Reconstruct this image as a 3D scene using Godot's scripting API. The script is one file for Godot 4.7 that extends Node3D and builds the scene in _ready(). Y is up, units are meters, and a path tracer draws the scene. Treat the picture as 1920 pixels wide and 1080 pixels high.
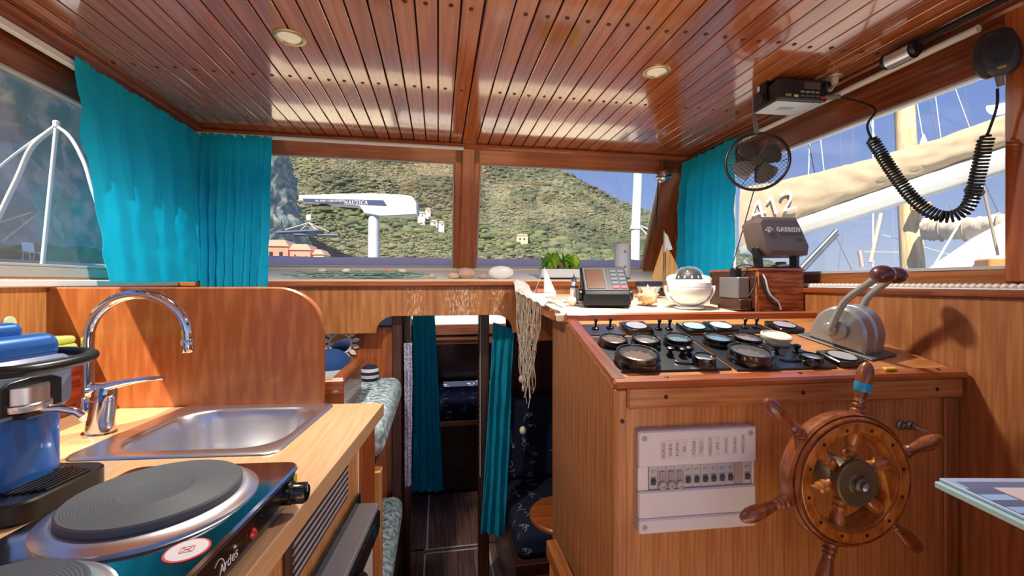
extends Node3D
# The wheelhouse of a small wooden motor yacht. x to starboard, y up, forward (towards the bow) is -z; V(x, y, f) takes metres forward of the viewer.

var M := {}
var taken := {}
var hill_points: Array = []
var rng := RandomNumberGenerator.new()


func V(x: float, y: float, f: float) -> Vector3:
	return Vector3(x, y, -f)


func T(at: Vector3, rot := Vector3.ZERO, size := Vector3.ONE) -> Transform3D:
	return Transform3D(Basis.from_euler(rot) * Basis.from_scale(size), at)


# ---------------------------------------------------------------- naming
func numbered(n: String) -> String:
	if not taken.has(n):
		taken[n] = 0
		return n
	taken[n] += 1
	return "%s_%03d" % [n, taken[n]]


func tag(o: Node, label: String, category: String, group := "") -> void:
	o.set_meta("label", label)
	o.set_meta("category", category)
	if group:
		o.set_meta("group", group)


func thing(called: String, label: String, category: String, at := Vector3.ZERO, rot := Vector3.ZERO, group := "") -> Node3D:
	var o := Node3D.new()
	o.name = numbered(called)
	add_child(o)
	o.position = at
	o.rotation = rot
	tag(o, label, category, group)
	return o


func part(p: Node, called: String, mesh: Mesh, mat: Material, at := Vector3.ZERO, rot := Vector3.ZERO) -> MeshInstance3D:
	var o := MeshInstance3D.new()
	o.name = called
	o.mesh = mesh
	o.material_override = mat
	p.add_child(o, true)
	o.position = at
	o.rotation = rot
	return o


func solo(called: String, label: String, category: String, mesh: Mesh, mat: Material, at := Vector3.ZERO, rot := Vector3.ZERO, group := "") -> MeshInstance3D:
	var o := part(self, numbered(called), mesh, mat, at, rot)
	tag(o, label, category, group)
	return o


func setting(called: String, label: String, at := Vector3.ZERO, rot := Vector3.ZERO) -> Node3D:
	var o := Node3D.new()
	o.name = called
	add_child(o)
	o.position = at
	o.rotation = rot
	o.set_meta("kind", "structure")
	o.set_meta("label", label)
	return o


func copy(o: Node3D, at: Vector3, rot: Vector3, label: String) -> Node3D:
	var c: Node3D = o.duplicate()
	c.name = numbered(String(o.name).get_slice("_0", 0))
	add_child(c)
	c.position = at
	c.rotation = rot
	c.set_meta("label", label)
	return c


# ---------------------------------------------------------------- mesh building
func mb() -> SurfaceTool:
	var st := SurfaceTool.new()
	st.begin(Mesh.PRIMITIVE_TRIANGLES)
	return st


func fin(st: SurfaceTool) -> ArrayMesh:
	st.index()
	return st.commit()


func tri(st: SurfaceTool, a: Vector3, b: Vector3, c: Vector3, na: Vector3, nb: Vector3, nc: Vector3) -> void:
	if (c - a).cross(b - a).dot(na + nb + nc) < 0.0:
		var k := b
		b = c
		c = k
		k = nb
		nb = nc
		nc = k
	st.set_normal(na)
	st.add_vertex(a)
	st.set_normal(nb)
	st.add_vertex(b)
	st.set_normal(nc)
	st.add_vertex(c)


func quad(st: SurfaceTool, a: Vector3, b: Vector3, c: Vector3, d: Vector3, n: Vector3) -> void:
	tri(st, a, b, c, n, n, n)
	tri(st, a, c, d, n, n, n)


# box with chamfered edges
func cbox(st: SurfaceTool, size: Vector3, bev := 0.002, xf := Transform3D()) -> void:
	var h := size / 2.0
	bev = minf(bev, minf(h.x, minf(h.y, h.z)) * 0.9)
	var p := {}
	for sx in [-1, 1]:
		for sy in [-1, 1]:
			for sz in [-1, 1]:
				var q := []
				for ax in 3:
					var v := Vector3(sx * h.x, sy * h.y, sz * h.z)
					for o in 3:
						if o != ax:
							v[o] -= signf(v[o]) * bev
					q.append(xf * v)
				p[Vector3i(sx, sy, sz)] = q
	var bs := xf.basis.orthonormalized()
	for ax in 3:
		var u := (ax + 1) % 3
		var w := (ax + 2) % 3
		for s in [-1, 1]:
			var n := Vector3.ZERO
			n[ax] = s
			var c := []
			for e in [[-1, -1], [1, -1], [1, 1], [-1, 1]]:
				var k := Vector3i.ZERO
				k[ax] = s
				k[u] = e[0]
				k[w] = e[1]
				c.append(p[k][ax])
			quad(st, c[0], c[1], c[2], c[3], bs * n)
		for s in [-1, 1]:
			for r in [-1, 1]:
				var k0 := Vector3i.ZERO
				k0[ax] = -1
				k0[u] = s
				k0[w] = r
				var k1 := k0
				k1[ax] = 1
				var n := Vector3.ZERO
				n[u] = s
				n[w] = r
				quad(st, p[k0][u], p[k1][u], p[k1][w], p[k0][w], (bs * n).normalized())
	for k in p:
		var n: Vector3 = (bs * Vector3(k)).normalized()
		tri(st, p[k][0], p[k][1], p[k][2], n, n, n)


func box(size: Vector3, bev := 0.002) -> ArrayMesh:
	var st := mb()
	cbox(st, size, bev)
	return fin(st)


# box between two corners given as (x, y, forward)
func span(st: SurfaceTool, a: Vector3, b: Vector3, bev := 0.002) -> void:
	var lo := Vector3(minf(a.x, b.x), minf(a.y, b.y), minf(a.z, b.z))
	var hi := Vector3(maxf(a.x, b.x), maxf(a.y, b.y), maxf(a.z, b.z))
	var m := (lo + hi) / 2.0
	cbox(st, hi - lo, bev, T(Vector3(m.x, m.y, -m.z)))


func spanned(a: Vector3, b: Vector3, bev := 0.002) -> ArrayMesh:
	var st := mb()
	span(st, a, b, bev)
	return fin(st)


# box with fully rounded edges and corners
func rbox(st: SurfaceTool, size: Vector3, r: float, k := 4, xf := Transform3D()) -> void:
	var h := size / 2.0
	r = minf(r, minf(h.x, minf(h.y, h.z)))
	var lat := []
	for i in k + 1:
		lat.append([PI / 2 * i / k, 1.0])
	for i in k + 1:
		lat.append([PI / 2 + PI / 2 * i / k, -1.0])
	var lon := []
	for q in 4:
		for i in k + 1:
			lon.append([PI / 2 * (q + float(i) / k), 1.0 if q in [0, 3] else -1.0, 1.0 if q < 2 else -1.0])
	lon.append(lon[0])
	var bs := xf.basis.orthonormalized()
	var P := []
	var N := []
	for la in lat:
		var row := PackedVector3Array()
		var nr := PackedVector3Array()
		for lo in lon:
			var n := Vector3(sin(la[0]) * cos(lo[0]), cos(la[0]), sin(la[0]) * sin(lo[0]))
			row.append(xf * (Vector3(lo[1] * (h.x - r), la[1] * (h.y - r), lo[2] * (h.z - r)) + n * r))
			nr.append(bs * n)
		P.append(row)
		N.append(nr)
	for j in P.size() - 1:
		for i in lon.size() - 1:
			emit4(st, P, N, j, i)
	# flat lids
	var a: PackedVector3Array = P[0]
	var z: PackedVector3Array = P[P.size() - 1]
	quad(st, a[0], a[k + 1], a[2 * k + 2], a[3 * k + 3], bs.y)
	quad(st, z[0], z[k + 1], z[2 * k + 2], z[3 * k + 3], -bs.y)


func emit4(st: SurfaceTool, P: Array, N: Array, j: int, i: int) -> void:
	var a: Vector3 = P[j][i]
	var b: Vector3 = P[j][i + 1]
	var c: Vector3 = P[j + 1][i + 1]
	var d: Vector3 = P[j + 1][i]
	if a.distance_squared_to(b) > 1e-14 and not a.is_equal_approx(c):
		tri(st, a, b, c, N[j][i], N[j][i + 1], N[j + 1][i + 1])
	if c.distance_squared_to(d) > 1e-14:
		tri(st, a, c, d, N[j][i], N[j + 1][i + 1], N[j + 1][i])


func rounded(size: Vector3, r: float, k := 4) -> ArrayMesh:
	var st := mb()
	rbox(st, size, r, k)
	return fin(st)


# turned shape: profile of (radius, height) from bottom to top
func lathe(st: SurfaceTool, prof: Array, seg := 24, xf := Transform3D(), crease := 35.0) -> void:
	var bs := xf.basis.orthonormalized()
	var ns := []
	for i in prof.size() - 1:
		var d: Vector2 = prof[i + 1] - prof[i]
		ns.append(Vector2(d.y, -d.x).normalized())
	var lim := cos(deg_to_rad(crease))
	for i in prof.size() - 1:
		var n0: Vector2 = ns[i]
		var n1: Vector2 = ns[i]
		if i > 0 and ns[i - 1].dot(ns[i]) > lim:
			n0 = (ns[i - 1] + ns[i]).normalized()
		if i < ns.size() - 1 and ns[i + 1].dot(ns[i]) > lim:
			n1 = (ns[i + 1] + ns[i]).normalized()
		var P := [PackedVector3Array(), PackedVector3Array()]
		var N := [PackedVector3Array(), PackedVector3Array()]
		for s in seg + 1:
			var a := TAU * (s % seg) / seg
			var ca := cos(a)
			var sa := sin(a)
			P[0].append(xf * Vector3(prof[i].x * ca, prof[i].y, prof[i].x * sa))
			P[1].append(xf * Vector3(prof[i + 1].x * ca, prof[i + 1].y, prof[i + 1].x * sa))
			N[0].append(bs * Vector3(n0.x * ca, n0.y, n0.x * sa))
			N[1].append(bs * Vector3(n1.x * ca, n1.y, n1.x * sa))
		for s in seg:
			emit4(st, P, N, 0, s)


func turned(prof: Array, seg := 24, crease := 35.0) -> ArrayMesh:
	var st := mb()
	lathe(st, prof, seg, Transform3D(), crease)
	return fin(st)


func disc(st: SurfaceTool, r: float, h: float, seg := 24, xf := Transform3D(), bev := 0.0) -> void:
	if bev > 0.0:
		lathe(st, [Vector2(0, 0), Vector2(r - bev, 0), Vector2(r, bev), Vector2(r, h - bev), Vector2(r - bev, h), Vector2(0, h)], seg, xf)
	else:
		lathe(st, [Vector2(0, 0), Vector2(r, 0), Vector2(r, h), Vector2(0, h)], seg, xf)


# round bar along a path; rad is a number or an array of numbers
func tube(st: SurfaceTool, pts: Array, rad, seg := 8, closed := false) -> void:
	var n := pts.size()
	var P := []
	var N := []
	var side := Vector3.ZERO
	for i in n:
		var d: Vector3
		if closed:
			d = pts[(i + 1) % n] - pts[(i - 1 + n) % n]
		else:
			d = pts[mini(i + 1, n - 1)] - pts[maxi(i - 1, 0)]
		d = d.normalized()
		if side == Vector3.ZERO:
			side = d.cross(Vector3.UP if absf(d.y) < 0.9 else Vector3.RIGHT).normalized()
		side = (side - d * side.dot(d)).normalized()
		var up := d.cross(side)
		var r: float = rad[i] if rad is Array else rad
		var row := PackedVector3Array()
		var nr := PackedVector3Array()
		for s in seg + 1:
			var a := TAU * (s % seg) / seg
			var k := side * cos(a) + up * sin(a)
			row.append(pts[i] + k * r)
			nr.append(k)
		P.append(row)
		N.append(nr)
	if closed:
		# turn the last ring so that it meets the first
		P.append(P[0])
		N.append(N[0])
	for j in P.size() - 1:
		for s in seg:
			emit4(st, P, N, j, s)
	if not closed:
		for e in [0, n - 1]:
			var d: Vector3 = (pts[0] - pts[1]) if e == 0 else (pts[n - 1] - pts[n - 2])
			d = d.normalized()
			for s in range(1, seg - 1):
				tri(st, P[e][0], P[e][s], P[e][s + 1], d, d, d)


func tubed(pts: Array, rad, seg := 8, closed := false) -> ArrayMesh:
	var st := mb()
	tube(st, pts, rad, seg, closed)
	return fin(st)


func ring(st: SurfaceTool, big: float, small: float, seg := 32, side := 8, xf := Transform3D()) -> void:
	var pts := []
	for i in seg:
		var a := TAU * i / seg
		pts.append(xf * Vector3(big * cos(a), 0, big * sin(a)))
	tube(st, pts, small, side, true)


func smooth_path(c: Array, per := 6) -> Array:
	var out := []
	for i in c.size() - 1:
		var p0: Vector3 = c[maxi(i - 1, 0)]
		var p1: Vector3 = c[i]
		var p2: Vector3 = c[i + 1]
		var p3: Vector3 = c[mini(i + 2, c.size() - 1)]
		for k in per:
			out.append(p1.cubic_interpolate(p2, p0, p3, float(k) / per))
	out.append(c[c.size() - 1])
	return out


func ellip(st: SurfaceTool, r: Vector3, xf := Transform3D(), seg := 16, rows := 10) -> void:
	var bs := xf.basis.orthonormalized()
	var P := []
	var N := []
	for j in rows + 1:
		var t := PI * j / rows
		var row := PackedVector3Array()
		var nr := PackedVector3Array()
		for i in seg + 1:
			var a := TAU * (i % seg) / seg
			var n := Vector3(sin(t) * cos(a), cos(t), sin(t) * sin(a))
			row.append(xf * (n * r))
			nr.append((bs * (n / r)).normalized())
		P.append(row)
		N.append(nr)
	for j in rows:
		for i in seg:
			emit4(st, P, N, j, i)


# flat outline in x and y, given depth along z, centred, with chamfered rims
func prism(st: SurfaceTool, poly: PackedVector2Array, depth: float, bev := 0.0, xf := Transform3D()) -> void:
	if Geometry2D.is_polygon_clockwise(poly):
		poly = poly.duplicate()
		poly.reverse()
	var n := poly.size()
	var en := []
	for i in n:
		var d := poly[(i + 1) % n] - poly[i]
		en.append(Vector2(d.y, -d.x).normalized())
	var inner := PackedVector2Array()
	for i in n:
		var a: Vector2 = en[(i - 1 + n) % n]
		var b: Vector2 = en[i]
		var m := (a + b).normalized()
		inner.append(poly[i] - m * bev / maxf(0.35, m.dot(b)))
	var bs := xf.basis.orthonormalized()
	var h := depth / 2.0
	var idx := Geometry2D.triangulate_polygon(inner)
	for s in [-1.0, 1.0]:
		var nn: Vector3 = bs * Vector3(0, 0, s)
		for k in range(0, idx.size(), 3):
			var t := []
			for e in 3:
				var q := inner[idx[k + e]]
				t.append(xf * Vector3(q.x, q.y, s * h))
			tri(st, t[0], t[1], t[2], nn, nn, nn)
	for i in n:
		var j := (i + 1) % n
		var e: Vector2 = en[i]
		var ea: Vector2 = en[(i - 1 + n) % n]
		var eb: Vector2 = en[j]
		var na: Vector2 = (e + ea).normalized() if e.dot(ea) > 0.75 else e
		var nb: Vector2 = (e + eb).normalized() if e.dot(eb) > 0.75 else e
		var a3 := bs * Vector3(na.x, na.y, 0)
		var b3 := bs * Vector3(nb.x, nb.y, 0)
		var pa := poly[i]
		var pb := poly[j]
		var z := h - bev
		var A := xf * Vector3(pa.x, pa.y, -z)
		var B := xf * Vector3(pb.x, pb.y, -z)
		var C := xf * Vector3(pb.x, pb.y, z)
		var D := xf * Vector3(pa.x, pa.y, z)
		tri(st, A, B, C, a3, b3, b3)
		tri(st, A, C, D, a3, b3, a3)
		if bev > 0.0:
			for s in [-1.0, 1.0]:
				var zz: Vector3 = bs * Vector3(0, 0, s)
				var qa := xf * Vector3(inner[i].x, inner[i].y, s * h)
				var qb := xf * Vector3(inner[j].x, inner[j].y, s * h)
				var oa := xf * Vector3(pa.x, pa.y, s * z)
				var ob := xf * Vector3(pb.x, pb.y, s * z)
				var ka := (a3 + zz).normalized()
				var kb := (b3 + zz).normalized()
				tri(st, oa, ob, qb, ka, kb, kb)
				tri(st, oa, qb, qa, ka, kb, ka)


func cut(poly: PackedVector2Array, depth: float, bev := 0.0) -> ArrayMesh:
	var st := mb()
	prism(st, poly, depth, bev)
	return fin(st)


func round_rect(w: float, h: float, r: float, k := 5) -> PackedVector2Array:
	var out := PackedVector2Array()
	var c := [Vector2(w / 2 - r, h / 2 - r), Vector2(-w / 2 + r, h / 2 - r), Vector2(-w / 2 + r, -h / 2 + r), Vector2(w / 2 - r, -h / 2 + r)]
	for q in 4:
		for i in k + 1:
			var a := PI / 2 * (q + float(i) / k)
			out.append(c[q] + Vector2(cos(a), sin(a)) * r)
	return out


# a sheet with thickness from rows of points
func sheet(st: SurfaceTool, P: Array, thick: float) -> void:
	var rows := P.size()
	var cols: int = P[0].size()
	var N := []
	for j in rows:
		var nr := PackedVector3Array()
		for i in cols:
			var du: Vector3 = P[j][mini(i + 1, cols - 1)] - P[j][maxi(i - 1, 0)]
			var dv: Vector3 = P[mini(j + 1, rows - 1)][i] - P[maxi(j - 1, 0)][i]
			nr.append(du.cross(dv).normalized())
		N.append(nr)
	var A := []
	var B := []
	var NB := []
	for j in rows:
		var ra := PackedVector3Array()
		var rb := PackedVector3Array()
		var nb := PackedVector3Array()
		for i in cols:
			ra.append(P[j][i] + N[j][i] * thick / 2)
			rb.append(P[j][i] - N[j][i] * thick / 2)
			nb.append(-N[j][i])
		A.append(ra)
		B.append(rb)
		NB.append(nb)
	for j in rows - 1:
		for i in cols - 1:
			emit4(st, A, N, j, i)
			emit4(st, B, NB, j, i)
	for j in rows - 1:
		for i in [0, cols - 1]:
			var o: Vector3 = (P[j][i] - P[j][1 if i == 0 else cols - 2]).normalized()
			quad(st, A[j][i], A[j + 1][i], B[j + 1][i], B[j][i], o)
	for i in cols - 1:
		for j in [0, rows - 1]:
			var o: Vector3 = (P[j][i] - P[1 if j == 0 else rows - 2][i]).normalized()
			quad(st, A[j][i], A[j][i + 1], B[j][i + 1], B[j][i], o)


# closed skin over rings of points (ends closed by fans)
func skin(st: SurfaceTool, P: Array) -> void:
	var rows := P.size()
	var cols: int = P[0].size()
	var mids := []
	for j in rows:
		var c := Vector3.ZERO
		for p in P[j]:
			c += p
		mids.append(c / cols)
	var N := []
	var Q := []
	for j in rows:
		var nr := PackedVector3Array()
		var qr := PackedVector3Array()
		for i in cols + 1:
			var k := i % cols
			var du: Vector3 = P[j][(k + 1) % cols] - P[j][(k - 1 + cols) % cols]
			var dv: Vector3 = P[mini(j + 1, rows - 1)][k] - P[maxi(j - 1, 0)][k]
			var n := du.cross(dv).normalized()
			if n.dot(P[j][k] - mids[j]) < 0.0:
				n = -n
			nr.append(n)
			qr.append(P[j][k])
		N.append(nr)
		Q.append(qr)
	for j in rows - 1:
		for i in cols:
			emit4(st, Q, N, j, i)
	for e in [0, rows - 1]:
		var d: Vector3 = (mids[0] - mids[1]) if e == 0 else (mids[rows - 1] - mids[rows - 2])
		d = d.normalized()
		for i in cols:
			tri(st, mids[e], Q[e][i], Q[e][i + 1], d, d, d)


func letters(p: Node, called: String, s: String, height: float, mat: Material, at: Vector3, basis: Basis, depth := 0.001, face := "Droid Sans", bold := false) -> MeshInstance3D:
	var t := TextMesh.new()
	var fnt := SystemFont.new()
	fnt.font_names = PackedStringArray([face])
	if bold:
		fnt.font_weight = 700
	t.font = fnt
	t.text = s
	t.font_size = 32
	t.pixel_size = height / 23.0
	t.depth = depth
	t.curve_step = 2.0
	var o := part(p, called, t, mat)
	o.transform = Transform3D(basis, at)
	return o


# ---------------------------------------------------------------- materials
func ramp(cols: Array, at: Array = []) -> Gradient:
	var g := Gradient.new()
	var offs := PackedFloat32Array()
	var cc := PackedColorArray()
	for i in cols.size():
		offs.append(at[i] if at else float(i) / (cols.size() - 1))
		cc.append(cols[i])
	g.offsets = offs
	g.colors = cc
	return g


func noise_tex(sd: int, freq: float, octaves: int, g: Gradient, size := 256, warp := 0.0) -> NoiseTexture2D:
	var n := FastNoiseLite.new()
	n.seed = sd
	n.frequency = freq
	n.fractal_octaves = octaves
	n.noise_type = FastNoiseLite.TYPE_SIMPLEX_SMOOTH
	if warp > 0.0:
		n.domain_warp_enabled = true
		n.domain_warp_amplitude = warp
	var t := NoiseTexture2D.new()
	t.width = size
	t.height = size
	t.seamless = true
	t.noise = n
	t.color_ramp = g
	return t


func rgb(r: int, g: int, b: int) -> Color:
	return Color8(r, g, b)


func plain(c: Color, rough := 0.5, metal := 0.0) -> StandardMaterial3D:
	var m := StandardMaterial3D.new()
	m.albedo_color = c
	m.roughness = rough
	m.metallic = metal
	return m


func gloss(c: Color, rough := 0.3, coat := 0.8, coat_rough := 0.06) -> StandardMaterial3D:
	var m := plain(c, rough)
	m.clearcoat_enabled = true
	m.clearcoat = coat
	m.clearcoat_roughness = coat_rough
	return m


func mottled(sd: int, freq: float, cols: Array, scale: float, rough := 0.6, at: Array = [], octaves := 4) -> StandardMaterial3D:
	var m := plain(Color.WHITE, rough)
	m.albedo_texture = noise_tex(sd, freq, octaves, ramp(cols, at))
	m.uv1_triplanar = true
	m.uv1_world_triplanar = true
	m.uv1_scale = Vector3.ONE * scale
	return m


# wood with its grain along one axis (0 x, 1 y, 2 z)
func wood(sd: int, cols: Array, axis: int, rough := 0.4, coat := 0.5, coat_rough := 0.1, across := 12.0, along := 0.5) -> StandardMaterial3D:
	var m := plain(Color.WHITE, rough)
	m.albedo_texture = noise_tex(sd, 0.018, 6, ramp(cols, [0.25, 0.5, 0.75] if cols.size() == 3 else []), 256, 12.0)
	m.uv1_triplanar = true
	m.uv1_world_triplanar = true
	var s := Vector3.ONE * across
	s[axis] = along
	m.uv1_scale = s
	m.uv1_offset = Vector3(sd * 0.37, sd * 0.11, sd * 0.23)
	if coat > 0.0:
		m.clearcoat_enabled = true
		m.clearcoat = coat
		m.clearcoat_roughness = coat_rough
	return m


func cloth(c: Color, back := 0.0, rough := 0.85) -> StandardMaterial3D:
	var m := plain(c, rough)
	m.rim_enabled = true
	m.rim = 0.3
	if back > 0.0:
		m.backlight_enabled = true
		var top := maxf(c.r, maxf(c.g, c.b))
		m.backlight = Color(c.r / top, c.g / top, c.b / top) * back
	return m


func glass(alpha := 0.06, tint := Color.WHITE) -> StandardMaterial3D:
	var m := StandardMaterial3D.new()
	m.transparency = BaseMaterial3D.TRANSPARENCY_ALPHA
	m.albedo_color = Color(tint.r, tint.g, tint.b, alpha)
	m.roughness = 0.02
	m.metallic_specular = 0.5
	return m


func make_materials() -> void:
	var oil := [rgb(152, 76, 32), rgb(166, 88, 40), rgb(180, 100, 48)]
	for k in 5:
		var sh: float = [0.0, 0.05, -0.07, 0.02, -0.04][k]
		var cs := []
		for c in oil:
			cs.append(c.lightened(sh) if sh > 0 else c.darkened(-sh))
		var m := wood(11 + k, cs, 2, 0.16, 1.0, 0.06, 14.0, 0.5)
		m.metallic_specular = 0.7
		M["plank%d" % k] = m
	M.groove = plain(rgb(30, 13, 7), 0.85)
	var red := [rgb(148, 72, 28), rgb(166, 86, 36), rgb(182, 100, 46)]
	M.red_x = wood(21, red, 0, 0.38, 0.7, 0.1)
	M.red_y = wood(22, red, 1, 0.38, 0.7, 0.1)
	M.red_z = wood(23, [rgb(108, 50, 20), rgb(126, 60, 26), rgb(144, 74, 34)], 2, 0.38, 0.7, 0.1)
	var teak := [rgb(168, 106, 54), rgb(186, 122, 67), rgb(202, 138, 82)]
	M.teak_y = wood(24, teak, 1, 0.45, 0.35, 0.15, 16.0, 0.8)
	M.teak_x = wood(25, teak, 0, 0.45, 0.35, 0.15, 16.0, 0.8)
	M.teak_z = wood(26, [rgb(140, 80, 38), rgb(158, 94, 46), rgb(176, 108, 56)], 2, 0.42, 0.5, 0.1, 14.0, 0.8)
	M.side_y = wood(27, [rgb(150, 92, 48), rgb(164, 104, 57), rgb(178, 116, 68)], 1, 0.5, 0.25, 0.2, 14.0, 0.6)
	M.board = wood(28, [rgb(152, 80, 36), rgb(162, 90, 44), rgb(174, 102, 54)], 1, 0.4, 0.5, 0.12, 8.0, 1.0)
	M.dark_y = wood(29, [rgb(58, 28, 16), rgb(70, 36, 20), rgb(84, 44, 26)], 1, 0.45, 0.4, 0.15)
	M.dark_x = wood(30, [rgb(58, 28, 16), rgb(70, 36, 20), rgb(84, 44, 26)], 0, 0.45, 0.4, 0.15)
	M.beech = wood(31, [rgb(218, 173, 123), rgb(223, 180, 131), rgb(228, 187, 139)], 2, 0.3, 0.9, 0.16, 18.0, 1.0)
	M.orange_y = wood(32, [rgb(184, 120, 62), rgb(198, 134, 74), rgb(210, 148, 90)], 1, 0.42, 0.4, 0.12, 16.0, 0.7)
	M.floor_z = wood(33, [rgb(80, 48, 36), rgb(104, 66, 50), rgb(122, 82, 62)], 2, 0.45, 0.2, 0.2, 8.0, 0.6)
	M.teal = cloth(rgb(20, 200, 222), 1.0)
	M.teal.rim_enabled = false
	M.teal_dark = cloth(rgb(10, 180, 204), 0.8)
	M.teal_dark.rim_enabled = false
	M.white = plain(rgb(232, 230, 225), 0.4)
	M.white_gloss = gloss(rgb(238, 238, 236), 0.3, 0.5)
	M.cream = plain(rgb(238, 224, 194), 0.55)
	M.grey = plain(rgb(120, 120, 122), 0.5)
	M.light_grey = plain(rgb(188, 190, 192), 0.45)
	M.seal = plain(rgb(176, 176, 170), 0.5)
	M.black = plain(rgb(18, 18, 20), 0.35)
	M.black_matt = plain(rgb(22, 22, 24), 0.7)
	M.black_gloss = gloss(rgb(10, 10, 12), 0.25, 0.8, 0.04)
	M.chrome = plain(rgb(225, 225, 228), 0.07, 1.0)
	M.steel = plain(rgb(226, 226, 228), 0.3, 1.0)
	M.dull_metal = plain(rgb(150, 150, 146), 0.38, 1.0)
	M.brass = plain(rgb(150, 120, 70), 0.35, 1.0)
	M.glass = glass(0.04)
	M.screw = plain(rgb(70, 40, 22), 0.4, 0.3)


func _ready() -> void:
	rng.seed = 7
	# camera
	var cam := Camera3D.new()
	cam.name = "camera"
	cam.position = Vector3(0, 1.25, 0)
	cam.rotation = Vector3(0, -atan(138.0 / 790.0), 0)
	cam.projection = Camera3D.PROJECTION_FRUSTUM
	cam.near = 0.05
	cam.far = 3000.0
	cam.size = 0.05 * 1080.0 / 790.0
	cam.frustum_offset = Vector2(0, -0.05 * 10.0 / 790.0)
	add_child(cam)
	cam.current = true
	# sky
	var env := Environment.new()
	env.background_mode = Environment.BG_SKY
	var sky := Sky.new()
	var sm := ProceduralSkyMaterial.new()
	sm.sky_top_color = rgb(66, 132, 230)
	sm.sky_horizon_color = rgb(202, 217, 240)
	sm.sky_curve = 0.16
	sm.ground_bottom_color = rgb(110, 120, 125)
	sm.ground_horizon_color = rgb(190, 200, 210)
	sm.sky_energy_multiplier = 0.66
	sm.sun_angle_max = 12.0
	sky.sky_material = sm
	env.sky = sky
	env.background_energy_multiplier = 1.0
	env.tonemap_mode = Environment.TONE_MAPPER_LINEAR
	env.tonemap_exposure = 2.4
	env.sdfgi_enabled = true
	env.ssao_enabled = true
	env.ssil_enabled = true
	var we := WorldEnvironment.new()
	we.name = "environment"
	we.environment = env
	add_child(we)
	# sun, high over the port quarter
	var sun := DirectionalLight3D.new()
	sun.name = "sun"
	sun.light_color = rgb(255, 244, 224)
	sun.light_energy = 1.85
	sun.light_angular_distance = 0.6
	sun.shadow_enabled = true
	add_child(sun)
	sun.look_at_from_position(Vector3.ZERO, Vector3(0.43, -1.0, -0.65))
	make_materials()
	build_shell()
	build_outside()
	build_galley()
	build_bow()
	build_console()
	build_fittings()
	build_shelf_things()
	build_harbour()


# veneer of the bulkhead beam: upright grain, with flaked pale patches where the varnish has gone
func worn_beam() -> StandardMaterial3D:
	var g := FastNoiseLite.new()
	g.seed = 61
	g.frequency = 0.05
	g.fractal_octaves = 4
	var f := FastNoiseLite.new()
	f.seed = 62
	f.frequency = 0.06
	f.fractal_octaves = 3
	var im := Image.create(1024, 256, false, Image.FORMAT_RGB8)
	for x in 1024:
		var wx := (x / 1024.0 - 0.5) * 2.4
		var spot := maxf(exp(-pow((wx - 0.10) / 0.09, 2)), 0.75 * exp(-pow((wx + 0.10) / 0.06, 2)))
		spot = maxf(spot, 0.8 * exp(-pow((wx - 0.26) / 0.05, 2)))
		for y in 256:
			var n := 0.5 + 0.9 * g.get_noise_2d(x * 1.6, y * 0.12)
			var c := rgb(156, 94, 46).lerp(rgb(194, 130, 74), clampf(n, 0, 1))
			var fl := f.get_noise_2d(x * 4.0, y * 0.9) + 0.9 * spot - 0.75
			if fl > 0.0:
				c = c.lerp(rgb(222, 196, 170), clampf(fl * 3.0, 0, 0.75))
			im.set_pixel(x, y, c)
	var m := plain(Color.WHITE, 0.45)
	m.albedo_texture = ImageTexture.create_from_image(im)
	m.uv1_triplanar = true
	m.uv1_world_triplanar = true
	m.uv1_scale = Vector3(1.0 / 2.4, 2.0, 1.0)
	m.uv1_offset = Vector3(0.5, 0, 0)
	m.clearcoat_enabled = true
	m.clearcoat = 0.3
	m.clearcoat_roughness = 0.15
	return m


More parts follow.
